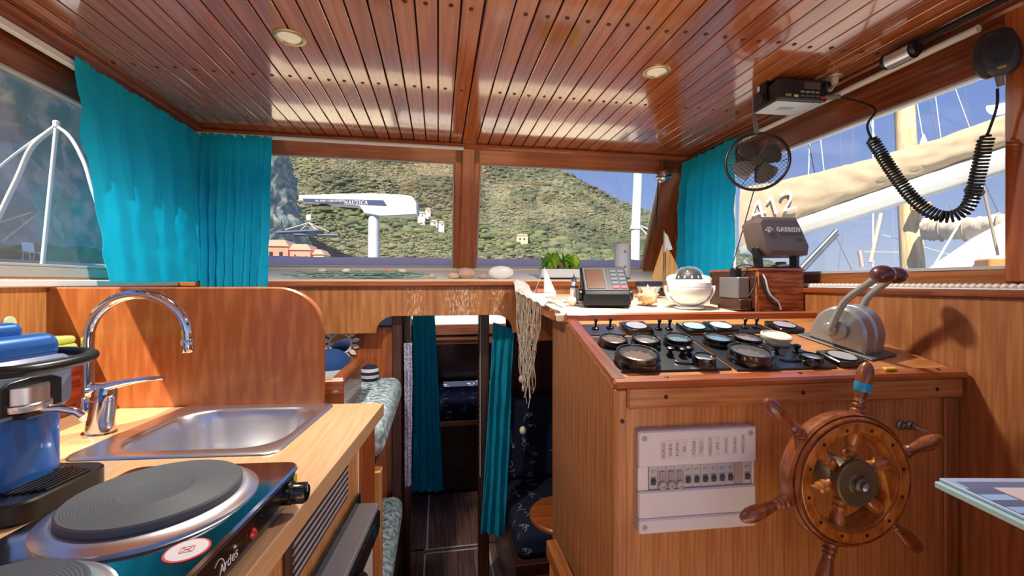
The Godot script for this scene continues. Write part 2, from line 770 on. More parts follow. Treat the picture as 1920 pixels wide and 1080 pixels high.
# ---------------------------------------------------------------- the room
func build_shell() -> void:
	# ceiling of narrow varnished planks running fore and aft
	var ce := setting("ceiling", "varnished tongue and groove plank ceiling with dark grooves")
	part(ce, "backing", spanned(Vector3(-1.12, 1.909, -0.30), Vector3(1.40, 1.95, 2.06), 0.004), M.groove)
	var half := 21
	var w := (1.31 - 0.177) / half
	var pm := box(Vector3(w - 0.0042, 0.013, 2.31), 0.0013)
	for s in [-1, 1]:
		for i in half:
			var x: float = 0.142 + s * (0.035 + w * (i + 0.5))
			part(ce, "plank", pm, M["plank%d" % rng.randi_range(0, 4)], V(x, 1.9065, 0.855), Vector3.ZERO)
	part(ce, "centre_plank", box(Vector3(0.066, 0.016, 2.31), 0.003), M.plank0, V(0.142, 1.904, 0.855))
	var screw := turned([Vector2(0, -0.0005), Vector2(0.0032, -0.0008), Vector2(0.0042, -0.0016), Vector2(0.0056, -0.0014), Vector2(0.006, 0.0), Vector2(0.006, 0.002)], 8)
	for f in [0.14, 0.57, 1.0, 1.43, 1.985]:
		for i in half * 2:
			var s := -1 if i < half else 1
			var x: float = 0.142 + s * (0.035 + w * (i % half + 0.5 + rng.randf_range(-0.1, 0.1)))
			part(ce, "screw", screw, M.screw, V(x, 1.8998, f + rng.randf_range(-0.004, 0.004)))
	# roof skin above
	part(ce, "roof_skin", spanned(Vector3(-1.16, 1.952, -0.32), Vector3(1.44, 1.985, 2.16), 0.01), M.white)

	# cornices and curtain rails
	var t1 := setting("trim_1", "rounded brown moulding between ceiling and port side wall")
	var st := mb()
	span(st, Vector3(-1.04, 1.868, -0.34), Vector3(-0.992, 1.9, 2.0), 0.01)
	span(st, Vector3(-1.04, 1.884, -0.45), Vector3(-0.972, 1.9, 2.0), 0.006)
	part(t1, "moulding", fin(st), M.red_z)
	var t2 := setting("trim_2", "brown moulding between ceiling and starboard wall")
	st = mb()
	span(st, Vector3(1.32, 1.872, -0.45), Vector3(1.284, 1.9, 2.0), 0.006)
	span(st, Vector3(1.32, 1.886, -0.45), Vector3(1.266, 1.9, 2.0), 0.005)
	part(t2, "moulding", fin(st), M.red_z)
	var t3 := setting("trim_3", "brown moulding along the ceiling above the windscreen")
	part(t3, "moulding", spanned(Vector3(-1.02, 1.878, 1.968), Vector3(1.30, 1.9, 2.0), 0.006), M.red_x)
	solo("curtain_rail", "white flat curtain track above the port window", "curtain rail", spanned(Vector3(-1.012, 1.846, 0.2), Vector3(-0.994, 1.868, 1.96), 0.003), M.white)
	solo("curtain_rail", "white curtain rod over the left pane of the windscreen", "curtain rail", tubed([V(-1.0, 1.872, 1.955), V(0.115, 1.872, 1.962)], 0.0085, 10), M.white)
	solo("curtain_rail", "white curtain rod along the starboard window under the radio", "curtain rail", tubed([V(1.272, 1.858, 0.80), V(1.272, 1.858, 1.98)], 0.0095, 10), M.white)

	# windscreen wall, leaning aft at the top
	var rk := atan(0.26 / 0.57)
	var wf := setting("wall_front", "varnished windscreen frame with a broad centre post", V(0.142, 1.9, 2.0), Vector3(rk, 0, 0))
	var top := -0.0857
	var low := -0.632
	part(wf, "header", spanned(Vector3(-1.19, 0.04, 0.0), Vector3(1.19, top, 0.035), 0.004), M.red_x)
	part(wf, "sill_board", spanned(Vector3(-1.25, low, 0.0), Vector3(1.25, low - 0.055, 0.04), 0.004), M.cream)
	part(wf, "centre_post", spanned(Vector3(-0.066, 0.0, 0.0), Vector3(0.058, low, 0.036), 0.004), M.red_y)
	part(wf, "post_cover", spanned(Vector3(-0.033, 0.02, -0.022), Vector3(0.031, low - 0.01, 0.002), 0.006), M.red_y)
	part(wf, "corner_post", spanned(Vector3(1.015, 0.0, 0.0), Vector3(1.20, low - 0.05, 0.036), 0.004), M.red_y)
	part(wf, "corner_post", spanned(Vector3(-1.015, 0.0, 0.0), Vector3(-1.20, low - 0.05, 0.036), 0.004), M.red_y)
	var pane_x := [[-1.015, -0.066], [0.058, 1.015]]
	for k in 2:
		var wn := setting("window_%d" % (k + 1), ["port windscreen pane looking onto the hillside and the crane", "starboard windscreen pane looking onto the hill and a mast"][k], V(0.142, 1.9, 2.0), Vector3(rk, 0, 0))
		var a: float = pane_x[k][0]
		var b: float = pane_x[k][1]
		part(wn, "pane", spanned(Vector3(a, low, 0.014), Vector3(b, top, 0.019), 0.0005), M.glass)
		st = mb()
		span(st, Vector3(a, top, 0.004), Vector3(b, top - 0.007, 0.0135), 0.001)
		span(st, Vector3(a, low, 0.004), Vector3(b, low + 0.007, 0.0135), 0.001)
		span(st, Vector3(a, low + 0.007, 0.004), Vector3(a + 0.007, top - 0.007, 0.0135), 0.001)
		span(st, Vector3(b - 0.007, low + 0.007, 0.004), Vector3(b, top - 0.007, 0.0135), 0.001)
		part(wn, "sealing_strip", fin(st), M.seal)
	# ledge under the windscreen, rising towards the glass
	var tl := setting("trim_4", "wooden ledge under the windscreen")
	st = mb()
	prism(st, PackedVector2Array([Vector2(1.885, 1.235), Vector2(1.885, 1.258), Vector2(2.29, 1.318), Vector2(2.29, 1.295)]), 2.34, 0.003, Transform3D(Basis(Vector3(0, 0, -1), Vector3.UP, Vector3(1, 0, 0)), Vector3(0.142, 0, 0)))
	part(tl, "ledge_board", fin(st), M.cream)

	# bulkhead beam with the arched passage below it
	var wb := setting("wall_bow", "wooden bulkhead beam with an arched passage to the fore cabin")
	var arch := PackedVector2Array([Vector2(-1.06, 1.236), Vector2(-1.06, 1.03), Vector2(-0.266, 1.03)])
	for i in range(1, 9):
		var a := PI / 2 * i / 8
		arch.append(Vector2(-0.188 - 0.078 * cos(a), 1.03 + 0.073 * sin(a)))
	for i in range(0, 9):
		var a := PI / 2 * i / 8
		arch.append(Vector2(0.258 + 0.079 * sin(a), 1.02 + 0.083 * cos(a)))
	arch.append_array(PackedVector2Array([Vector2(0.36, 1.02), Vector2(0.36, 0.98), Vector2(1.34, 0.98), Vector2(1.34, 1.236)]))
	part(wb, "arched_panel", cut(arch, 0.024, 0.002), worn_beam(), V(0, 0, 1.912))
	part(wb, "top_lip", spanned(Vector3(-1.05, 1.232, 1.878), Vector3(1.32, 1.256, 1.9), 0.006), M.red_x)

	# port wall
	var wl := setting("wall_left", "port side wall of varnished wood with a long window")
	part(wl, "header", spanned(Vector3(-1.04, 1.782, -0.45), Vector3(-1.09, 1.9, 2.02), 0.003), M.red_z)
	part(wl, "window_frame", spanned(Vector3(-1.04, 1.293, -0.45), Vector3(-1.09, 1.262, 2.25), 0.003), M.seal)
	part(wl, "upper_panel", spanned(Vector3(-1.035, 1.262, -0.45), Vector3(-1.09, 1.0, 2.25), 0.003), M.orange_y)
	part(wl, "lower_panel", spanned(Vector3(-1.035, 1.0, -0.45), Vector3(-1.09, -0.05, 2.25), 0.003), M.red_y)
	part(wl, "corner_post", spanned(Vector3(-1.04, 1.262, 1.93), Vector3(-1.09, 1.79, 2.26), 0.003), M.red_y)
	part(wl, "aft_post", spanned(Vector3(-1.04, 1.29, -0.45), Vector3(-1.09, 1.79, -0.38), 0.003), M.red_y)
	var w3 := setting("window_3", "port side window with a pale metal frame")
	part(w3, "pane", spanned(Vector3(-1.062, 1.293, -0.38), Vector3(-1.067, 1.782, 1.93), 0.0005), M.glass)
	st = mb()
	span(st, Vector3(-1.04, 1.775, -0.38), Vector3(-1.058, 1.782, 1.93), 0.001)
	span(st, Vector3(-1.04, 1.293, -0.38), Vector3(-1.058, 1.3, 1.93), 0.001)
	part(w3, "sealing_strip", fin(st), M.seal)
	var t5 := setting("trim_5", "white painted strip along the port window sill")
	part(t5, "strip", spanned(Vector3(-1.036, 1.238, -0.45), Vector3(-1.018, 1.258, 1.88), 0.003), M.white)

	# starboard wall
	var wr := setting("wall_right", "starboard wall of dark varnished wood below the side window")
	part(wr, "header", spanned(Vector3(1.31, 1.765, -0.45), Vector3(1.36, 1.9, 2.02), 0.003), M.red_z)
	part(wr, "window_frame", spanned(Vector3(1.31, 1.281, -0.45), Vector3(1.36, 1.232, 2.25), 0.003), M.teak_z)
	part(wr, "lower_panel", spanned(Vector3(1.234, 1.222, -0.45), Vector3(1.36, -0.05, 1.89), 0.003), M.side_y)
	part(wr, "corner_post", spanned(Vector3(1.31, 1.25, 1.96), Vector3(1.36, 1.77, 2.26), 0.003), M.red_y)
	part(wr, "aft_post", spanned(Vector3(1.29, 1.25, 0.66), Vector3(1.36, 1.9, 0.765), 0.003), M.red_y)
	part(wr, "after_post", spanned(Vector3(1.31, 1.25, -0.45), Vector3(1.36, 1.79, -0.38), 0.003), M.red_y)
	part(wr, "shelf_moulding", spanned(Vector3(1.226, 1.214, -0.45), Vector3(1.36, 1.232, 1.88), 0.004), M.red_z)
	var w4 := setting("window_4", "starboard side window looking onto the neighbouring sailing boat")
	part(w4, "pane", spanned(Vector3(1.33, 1.281, 0.765), Vector3(1.335, 1.765, 1.96), 0.0005), M.glass)
	part(w4, "after_pane", spanned(Vector3(1.33, 1.281, -0.38), Vector3(1.335, 1.765, 0.66), 0.0005), M.glass)
	st = mb()
	span(st, Vector3(1.31, 1.281, 0.765), Vector3(1.326, 1.29, 1.96), 0.001)
	span(st, Vector3(1.31, 1.757, 0.765), Vector3(1.326, 1.765, 1.96), 0.001)
	span(st, Vector3(1.31, 1.29, 0.765), Vector3(1.326, 1.757, 0.774), 0.001)
	part(w4, "sealing_strip", fin(st), M.light_grey)
	# beaded white trim: a row of small white beads
	var t6 := setting("trim_6", "white beaded trim along the starboard window sill")
	part(t6, "strip", spanned(Vector3(1.262, 1.232, -0.1), Vector3(1.246, 1.237, 1.87), 0.002), M.white)
	var bead := mb()
	ellip(bead, Vector3(0.007, 0.007, 0.008), Transform3D(), 10, 6)
	var bm := fin(bead)
	for i in 96:
		part(t6, "bead", bm, M.white, V(1.254, 1.241, 0.5 + i * 0.0142))

	# sole of the wheelhouse and the open cockpit abaft it
	var fl := setting("floor", "dark wooden wheelhouse sole")
	part(fl, "sole_board", spanned(Vector3(-1.03, -0.05, -0.45), Vector3(1.30, 0.0, 1.745), 0.003), M.floor_z)
	part(fl, "cockpit_sole", spanned(Vector3(-1.2, -0.12, -3.2), Vector3(1.45, -0.06, -0.46), 0.003), M.beech)
	var ck := setting("wall_cockpit", "white cockpit coaming abaft the wheelhouse")
	part(ck, "coaming", spanned(Vector3(-1.2, -0.1, -3.2), Vector3(-1.12, 0.75, -0.46), 0.01), M.white)
	part(ck, "coaming", spanned(Vector3(1.37, -0.1, -3.2), Vector3(1.45, 0.75, -0.46), 0.01), M.white)
	part(ck, "transom", spanned(Vector3(-1.12, -0.1, -3.2), Vector3(1.37, 0.75, -3.1), 0.01), M.white)


# ---------------------------------------------------------------- outside
func build_outside() -> void:
	var sea := setting("ground_sea", "calm harbour water around the boat")
	var wm := plain(rgb(44, 84, 96), 0.12)
	part(sea, "water", spanned(Vector3(-400, -1.3, -300), Vector3(500, -1.2, 600), 0.0), wm)
	# the hill ahead
	var ridge := [[-248, 183.5, 368], [-208, 175.4, 361], [-148, 163.3, 351], [-89, 151.1, 340], [-29, 134.9, 330], [11, 118.7, 323], [39, 100.5, 318], [65, 90.0, 313], [91, 85.5, 309], [111, 76.2, 305], [131, 65.2, 302], [151, 57.1, 298], [171, 49.9, 295], [199, 37.7, 290], [231, 21.5, 285], [263, 7.3, 279], [294, 2.1, 273]]
	var foot := []
	for i in ridge.size():
		foot.append([ridge[i][0] * 0.4062, ridge[i][2] * 0.4062])
	var n := FastNoiseLite.new()
	n.seed = 5
	n.frequency = 0.018
	n.fractal_octaves = 4
	var P := []
	var rows := 40
	var cols := 96
	for j in rows + 1:
		var t := float(j) / rows
		var row := PackedVector3Array()
		for i in cols + 1:
			var u := float(i) / cols * (ridge.size() - 1)
			var k := mini(int(u), ridge.size() - 2)
			var w := u - k
			var rx := lerpf(ridge[k][0], ridge[k + 1][0], w)
			var rh := lerpf(ridge[k][1], ridge[k + 1][1], w)
			var rf := lerpf(ridge[k][2], ridge[k + 1][2], w)
			var fx := lerpf(foot[k][0], foot[k + 1][0], w)
			var ff := lerpf(foot[k][1], foot[k + 1][1], w)
			var p := V(lerpf(fx, rx, t), 0, lerpf(ff, rf, t))
			p.y = lerpf(0.5, rh, pow(t, 1.15)) + n.get_noise_2d(p.x, p.z) * (2.0 + 7.0 * sin(t * PI))
			row.append(p)
		P.append(row)
	hill_points = P.duplicate()
	var last := PackedVector3Array()
	for i in cols + 1:
		last.append(P[rows][i] * Vector3(1.15, 0, 1.15) + Vector3(0, -2, 0))
	P.append(last)
	var st := mb()
	var N := []
	for j in P.size():
		var nr := PackedVector3Array()
		for i in cols + 1:
			var du: Vector3 = P[j][mini(i + 1, cols)] - P[j][maxi(i - 1, 0)]
			var dv: Vector3 = P[mini(j + 1, rows + 1)][i] - P[maxi(j - 1, 0)][i]
			var q := du.cross(dv).normalized()
			nr.append(q if q.y > 0 else -q)
		N.append(nr)
	for j in P.size() - 1:
		for i in cols:
			emit4(st, P, N, j, i)
	var hill := setting("ground_hill", "scrub covered hillside beyond the harbour")
	part(hill, "slope", fin(st), mottled(41, 0.03, [rgb(66, 69, 49), rgb(80, 81, 59), rgb(104, 99, 79)], 0.02, 0.95))
	# maquis shrubs on the hill
	var mm := MultiMesh.new()
	mm.transform_format = MultiMesh.TRANSFORM_3D
	mm.use_colors = true
	st = mb()
	var bl := FastNoiseLite.new()
	bl.seed = 3
	bl.frequency = 0.9
	var rr := []
	for j in 6:
		var row := PackedVector3Array()
		for i in 8:
			var th := PI * (j + 0.4) / 6.8
			var a := TAU * i / 8
			var d := Vector3(sin(th) * cos(a), cos(th), sin(th) * sin(a))
			row.append(d * (1.0 + 0.55 * bl.get_noise_3dv(d * 2.0)))
		rr.append(row)
	skin(st, rr)
	mm.mesh = fin(st)
	var count := 110000
	mm.instance_count = count
	var dens := FastNoiseLite.new()
	dens.seed = 9
	dens.frequency = 0.02
	for q in count:
		var t := pow(rng.randf(), 0.8)
		var u := rng.randf() * cols
		var j := mini(int(t * rows), rows - 1)
		var i := mini(int(u), cols - 1)
		var p: Vector3 = P[j][i].lerp(P[j + 1][i], t * rows - j).lerp(P[j][i + 1].lerp(P[j + 1][i + 1], t * rows - j), u - i)
		var dn := dens.get_noise_2d(p.x, p.z)
		var s := (rng.randf_range(0.3, 0.95) if q % 24 else rng.randf_range(0.9, 2.0)) * (1.0 + 0.8 * dn) * (0.8 + 0.5 * t + (0.7 * rng.randf() if t < 0.3 else 0.0))
		mm.set_instance_transform(q, Transform3D(Basis.from_euler(Vector3(0, rng.randf() * TAU, 0)).scaled(Vector3(s, s * rng.randf_range(0.45, 0.75), s)), p + Vector3(0, s * 0.12, 0)))
		var g := rgb(54, 62, 40).lerp(rgb(104, 103, 78), clampf(rng.randf() * 0.7 + 0.1 - dn * 1.2, 0, 1))
		if t < 0.3 and rng.randf() < 0.6:
			g = rgb(54, 68, 36).lerp(rgb(96, 102, 60), rng.randf())
		g = g.srgb_to_linear()
		mm.set_instance_color(q, g)
	var sh := MultiMeshInstance3D.new()
	sh.name = "hillside_shrubs"
	sh.multimesh = mm
	var shm := plain(Color.WHITE, 0.9)
	shm.vertex_color_use_as_albedo = true
	sh.material_override = shm
	add_child(sh)
	sh.set_meta("kind", "stuff")
	tag(sh, "green and olive shrubs covering the hillside", "shrubs")

	# the cliff to port
	var path := [V(-17, 0, -30), V(-16.5, 0, -5), V(-17, 0, 12), V(-20, 0, 30), V(-34, 0, 60), V(-47, 0, 95), V(-33, 0, 118), V(-60, 0, 150)]
	var cp := smooth_path(path, 14)
	var cn := FastNoiseLite.new()
	cn.seed = 21
	cn.frequency = 0.06
	cn.fractal_octaves = 5
	cn.fractal_type = FastNoiseLite.FRACTAL_RIDGED
	var C := []
	for j in 46:
		var h := -1.5 + j * 1.3
		var row := PackedVector3Array()
		for i in cp.size():
			var p: Vector3 = cp[i]
			var far := clampf(float(i) / cp.size(), 0, 1)
			h = -1.5 + j * lerpf(0.36, 1.35, smoothstep(0.72, 0.85, far))
			p += Vector3(-h * (0.12 + 0.12 * far), h, 0)
			p += Vector3(1, 0, -0.4) * (cn.get_noise_3dv(p * Vector3(1, 1.6, 1)) * (1.0 + 2.6 * far))
			row.append(p)
		C.append(row)
	st = mb()
	sheet(st, C, 0.4)
	var cl := setting("ground_cliff", "steep grey rock cliff with green patches beside the harbour")
	part(cl, "rock_face", fin(st), mottled(51, 0.022, [rgb(78, 112, 106), rgb(98, 128, 124), rgb(146, 142, 136), rgb(176, 168, 158)], 0.09, 0.95, [0.3, 0.48, 0.55, 0.8], 6))
	# fore deck and the rolled navy cover on it
	var fd := setting("floor_foredeck", "pale foredeck ahead of the windscreen")
	part(fd, "deck_board", spanned(Vector3(-1.3, 1.255, 2.30), Vector3(1.6, 1.29, 3.0), 0.004), M.cream)
	part(fd, "deck_board", spanned(Vector3(-1.2, 1.255, 3.55), Vector3(1.5, 1.29, 5.2), 0.004), M.cream)
	part(fd, "deck_board", spanned(Vector3(-1.25, 1.255, 3.0), Vector3(-0.35, 1.29, 3.55), 0.004), M.cream)
	part(fd, "deck_board", spanned(Vector3(0.65, 1.255, 3.0), Vector3(1.55, 1.29, 3.55), 0.004), M.cream)


# ---------------------------------------------------------------- galley, to port
const GT := 0.096


func G(x: float, y: float, f: float) -> Vector3:
	return V(-0.152 + x * cos(GT) + f * sin(GT), y, 1.238 - x * sin(GT) + f * cos(GT))


func lying() -> Basis:
	return Basis(Vector3.RIGHT, Vector3(0, 0, -1), Vector3.UP)


func build_galley() -> void:
	var gr := Vector3(0, -GT, 0)
	# worktop with the cut-out for the sink
	var st := mb()
	var wt := [[-0.145, 0.0, -1.25, 0.0], [-0.515, -0.145, -1.25, -0.338], [-0.515, -0.145, -0.022, 0.0]]
	for q in wt:
		span(st, Vector3(q[0], -0.036, q[2]), Vector3(q[1], 0.0, q[3]), 0.0012)
	prism(st, PackedVector2Array([Vector2(-0.515, 0), Vector2(-0.515, -1.25), Vector2(-0.762, -1.25), Vector2(-0.883, 0)]), 0.036, 0.0012, Transform3D(lying(), Vector3(0, -0.018, 0)))
	var top := solo("worktop", "pale beech galley worktop with a bright edge along the aisle", "worktop", fin(st), M.beech, G(0, 0.91, 0), gr)
	# cabinet below
	var cab := thing("galley_cabinet", "light wooden galley cabinet front under the worktop with a slatted vent", "cabinet", G(0, 0, 0), gr)
	part(cab, "body", spanned(Vector3(-0.055, 0.0, -1.25), Vector3(-0.03, 0.874, -0.155), 0.003), M.orange_y)
	part(cab, "end_post", spanned(Vector3(-0.10, 0.0, -0.15), Vector3(-0.022, 0.874, -0.01), 0.003), M.red_y)
	part(cab, "white_strip", spanned(Vector3(-0.06, 0.5, -0.156), Vector3(-0.027, 0.874, -0.149), 0.001), M.cream)
	var vent := part(cab, "vent_frame", box(Vector3(0.008, 0.082, 0.30), 0.003), plain(rgb(74, 46, 38), 0.5), Vector3(-0.026, 0.812, 0.40))
	for i in 5:
		part(vent, "slat", box(Vector3(0.004, 0.008, 0.27), 0.001), plain(rgb(150, 146, 150), 0.4), Vector3(0.006, -0.026 + i * 0.013, 0), Vector3(0, 0, -0.5))
	# refrigerator standing in the cabinet
	var fr := thing("refrigerator", "small fridge with brushed silver top edge and black trim below the worktop", "refrigerator", G(0, 0, 0), gr)
	part(fr, "body", spanned(Vector3(-0.029, 0.08, -0.80), Vector3(0.012, 0.70, -0.17), 0.004), plain(rgb(196, 190, 178), 0.4))
	part(fr, "top_edge", spanned(Vector3(-0.026, 0.70, -0.80), Vector3(0.026, 0.716, -0.17), 0.003), plain(rgb(150, 150, 154), 0.4, 0.3))
	part(fr, "black_trim", spanned(Vector3(-0.029, 0.70, -0.80), Vector3(-0.018, 0.738, -0.165), 0.003), M.black_gloss)
	part(fr, "black_trim", spanned(Vector3(0.013, 0.655, -0.80), Vector3(0.03, 0.699, -0.17), 0.004), M.black_gloss)
	part(fr, "chrome_trim", spanned(Vector3(0.013, 0.640, -0.80), Vector3(0.026, 0.652, -0.17), 0.003), M.chrome)
	part(fr, "handle", spanned(Vector3(0.03, 0.61, -0.46), Vector3(0.05, 0.68, -0.36), 0.006), M.black)
	# splash board with one rounded shoulder
	var bp := PackedVector2Array([Vector2(-0.895, 0.0), Vector2(-0.168, 0.0), Vector2(-0.168, 0.20)])
	for i in 13:
		var a := PI / 2 * i / 12
		bp.append(Vector2(-0.298 + 0.13 * cos(a), 0.22 + 0.118 * sin(a)))
	bp.append(Vector2(-0.895, 0.338))
	solo("splash_board", "varnished wooden splash board with a rounded corner behind the sink", "board", cut(bp, 0.02, 0.004), M.board, G(0, 0.9, 0.014), gr)
	# sink
	var sink := thing("sink", "stainless steel kitchen sink let into the worktop", "sink", G(-0.33, 0.91, -0.18), gr)
	var loops := [[0.40, 0.35, 0.03, 0.0008, 0.0, 0.0], [0.396, 0.346, 0.03, 0.004, 0, 0], [0.375, 0.325, 0.04, 0.0045, 0, 0], [0.355, 0.305, 0.05, 0.002, 0.008, 0.0], [0.335, 0.285, 0.075, 0.003, 0.012, 0.0], [0.325, 0.277, 0.078, -0.004, 0.012, 0.0], [0.315, 0.268, 0.08, -0.03, 0.012, 0.0], [0.305, 0.258, 0.08, -0.09, 0.012, 0.0], [0.29, 0.244, 0.08, -0.118, 0.012, 0], [0.25, 0.205, 0.075, -0.132, 0.012, 0], [0.07, 0.07, 0.034, -0.137, 0.012, 0]]
	var P := []
	for l in loops:
		var rr := round_rect(l[0], l[1], l[2], 8)
		var row := PackedVector3Array()
		for i in rr.size() + 1:
			var q := rr[i % rr.size()]
			row.append(Vector3(q.x + l[4], l[3], -q.y))
		P.append(row)
	st = mb()
	sheet(st, P, 0.0012)
	part(sink, "basin", fin(st), M.steel)
	st = mb()
	lathe(st, [Vector2(0, -0.138), Vector2(0.04, -0.138), Vector2(0.04, -0.133), Vector2(0.03, -0.131), Vector2(0.012, -0.136), Vector2(0, -0.136)], 24, T(Vector3(0.012, 0, 0)))
	part(sink, "drain", fin(st), M.chrome)
	# mixer tap
	var tap := thing("mixer_tap", "chrome kitchen tap with a high curved spout beside the sink", "tap", V(-0.752, 0.91, 1.095))
	part(tap, "body", turned([Vector2(0, 0.0005), Vector2(0.031, 0.0005), Vector2(0.031, 0.004), Vector2(0.026, 0.007), Vector2(0.0245, 0.03), Vector2(0.0235, 0.075), Vector2(0.0235, 0.077), Vector2(0.0225, 0.078), Vector2(0.0235, 0.079), Vector2(0.0235, 0.094), Vector2(0.02, 0.106), Vector2(0.011, 0.113), Vector2(0, 0.114)], 28, 25.0), M.chrome, Vector3.ZERO, Vector3(0, 0, -0.1))
	st = mb()
	ellip(st, Vector3(0.019, 0.033, 0.019), T(Vector3(-0.023, 0.058, 0)), 20, 14)
	part(tap, "spout_joint", fin(st), M.chrome)
	var sp := [Vector3(-0.023, 0.06, 0), Vector3(-0.023, 0.12, 0), Vector3(-0.023, 0.17, 0), Vector3(-0.023, 0.21, 0)]
	for i in range(1, 20):
		var a := PI - PI * 1.02 * i / 19
		sp.append(Vector3(0.077 + 0.1 * cos(a), 0.213 + 0.1 * sin(a), 0))
	part(tap, "spout", tubed(sp, 0.0112, 16), M.chrome)
	st = mb()
	lathe(st, [Vector2(0, -0.028), Vector2(0.0115, -0.028), Vector2(0.0128, -0.026), Vector2(0.0128, 0.0), Vector2(0.0105, 0.004), Vector2(0, 0.004)], 20, T(Vector3(0.1765, 0.206, 0), Vector3(0, 0, 0.06)))
	part(tap, "aerator", fin(st), M.chrome)
	var lev := []
	for i in 14:
		var t := i / 13.0
		var c := Vector3(-0.012 + 0.14 * t, 0.098 + 0.022 * sin(t * 1.7), 0)
		var w := lerpf(0.024, 0.009, pow(t, 0.6)) * (1.0 if t < 0.97 else 0.5)
		var h := lerpf(0.017, 0.0035, pow(t, 0.55))
		var row := PackedVector3Array()
		for k in 14:
			var a := TAU * k / 14
			row.append(c + Vector3(0, h * sin(a), w * cos(a)))
		lev.append(row)
	st = mb()
	skin(st, lev)
	part(tap, "lever", fin(st), M.chrome)

	# double electric hot plate
	var hob := thing("hot_plate", "portable double electric hob with mirror finish and grey cast iron plates", "hot plate", G(-0.143, 0.91, -0.642), gr)
	var mirror := plain(rgb(178, 180, 184), 0.08, 1.0)
	st = mb()
	prism(st, round_rect(0.252, 0.45, 0.022, 5), 0.008, 0.003, Transform3D(lying(), Vector3(0.006, 0.052, 0.105)))
	part(hob, "top_sheet", fin(st), mirror)
	st = mb()
	prism(st, round_rect(0.246, 0.444, 0.02, 5), 0.040, 0.002, Transform3D(lying(), Vector3(0.006, 0.028, 0.105)))
	part(hob, "housing", fin(st), M.black_gloss)
	for sx in [-1, 1]:
		for sz in [-1, 1]:
			st = mb()
			disc(st, 0.012, 0.0095, 12)
			part(hob, "foot", fin(st), M.black_matt, Vector3(sx * 0.1, 0, 0.105 + sz * 0.19))
	var iron := plain(rgb(82, 88, 92), 0.5)
	for k in 2:
		var r: float = [0.0925, 0.0775][k]
		var at := Vector3(0, 0.056, [0.0, 0.212][k])
		var rg := part(hob, "drip_ring", turned([Vector2(r - 0.01, 0.0), Vector2(r + 0.019, 0.0), Vector2(r + 0.019, 0.002), Vector2(r + 0.013, 0.0065), Vector2(r + 0.006, 0.0085), Vector2(r - 0.004, 0.009), Vector2(r - 0.008, 0.006)], 48, 50.0), M.steel, at)
		var pr := [Vector2(0, 0.006), Vector2(r - 0.006, 0.006), Vector2(r, 0.009), Vector2(r, 0.0165), Vector2(r - 0.002, 0.0185)]
		var q := r - 0.004
		while q > r * 0.42:
			pr.append(Vector2(q, 0.0185))
			pr.append(Vector2(q - 0.0008, 0.0183))
			pr.append(Vector2(q - 0.0016, 0.0185))
			q -= 0.0028
		pr.append(Vector2(r * 0.36, 0.0176))
		pr.append(Vector2(0, 0.0174))
		part(rg, "cast_iron_plate", turned(pr, 56, 20.0), iron)
	for z in [-0.070, 0.25]:
		st = mb()
		lathe(st, [Vector2(0, 0), Vector2(0.0165, 0), Vector2(0.0165, 0.008), Vector2(0.0135, 0.01), Vector2(0.0135, 0.026), Vector2(0.0115, 0.029), Vector2(0, 0.029)], 24, T(Vector3.ZERO, Vector3(0, 0, -PI / 2)))
		var kn := part(hob, "knob", fin(st), M.black_gloss, Vector3(0.1295, 0.029, z))
		st = mb()
		for i in 10:
			var a := TAU * i / 10
			cbox(st, Vector3(0.016, 0.0028, 0.0028), 0.0008, T(Vector3(0.019, 0.0136 * cos(a), 0.0136 * sin(a)), Vector3(a, 0, 0)))
		part(kn, "grip_rib", fin(st), M.black_gloss)
		st = mb()
		cbox(st, Vector3(0.0006, 0.0022, 0.009), 0.0002, T(Vector3(0.0294, 0.006, 0), Vector3(PI / 2, 0, 0)))
		part(kn, "pointer_mark", fin(st), M.light_grey)
	st = mb()
	lathe(st, [Vector2(0, 0), Vector2(0.0062, 0), Vector2(0.0062, 0.002), Vector2(0.004, 0.005), Vector2(0, 0.006)], 16, T(Vector3.ZERO, Vector3(0, 0, -PI / 2)))
	part(hob, "pilot_lamp", fin(st), gloss(rgb(190, 22, 26), 0.2, 1.0), Vector3(0.1295, 0.027, 0.026))
	var faces := Basis(Vector3(0, 0, -1), Vector3.UP, Vector3(1, 0, 0))
	letters(hob, "lettering", "Ardes", 0.0098, M.white, Vector3(0.1297, 0.024, 0.074), faces, 0.0006)
	var arc := []
	for i in 13:
		var a := -2.4 + 2.9 * i / 12
		arc.append(Vector3(0.1298, 0.0245 + 0.013 * sin(a + PI), 0.093 + 0.010 * cos(a + PI)))
	part(hob, "lettering_arc", tubed(arc, 0.0005, 5), M.white)
	st = mb()
	disc(st, 0.021, 0.0007, 28)
	var stick := part(hob, "warning_sticker", fin(st), plain(rgb(222, 40, 52), 0.5), Vector3(0.104, 0.0561, 0.104))
	st = mb()
	disc(st, 0.0188, 0.0004, 28)
	part(stick, "white_disc", fin(st), M.white, Vector3(0, 0.0006, 0))
	st = mb()
	for s in [[Vector3(-0.006, 0.0012, -0.005), Vector3(0.006, 0.0012, -0.005)], [Vector3(-0.006, 0.0012, 0.005), Vector3(0.006, 0.0012, 0.005)], [Vector3(-0.006, 0.0012, -0.005), Vector3(-0.006, 0.0012, 0.005)], [Vector3(0.006, 0.0012, -0.005), Vector3(0.006, 0.0012, 0.005)], [Vector3(-0.004, 0.0012, -0.003), Vector3(0.004, 0.0012, 0.003)], [Vector3(-0.004, 0.0012, 0.003), Vector3(0.004, 0.0012, -0.003)]]:
		tube(st, s, 0.0004, 4)
	part(stick, "printed_symbol", fin(st), plain(rgb(225, 90, 96), 0.5), Vector3.ZERO, Vector3(0, 0.3, 0))
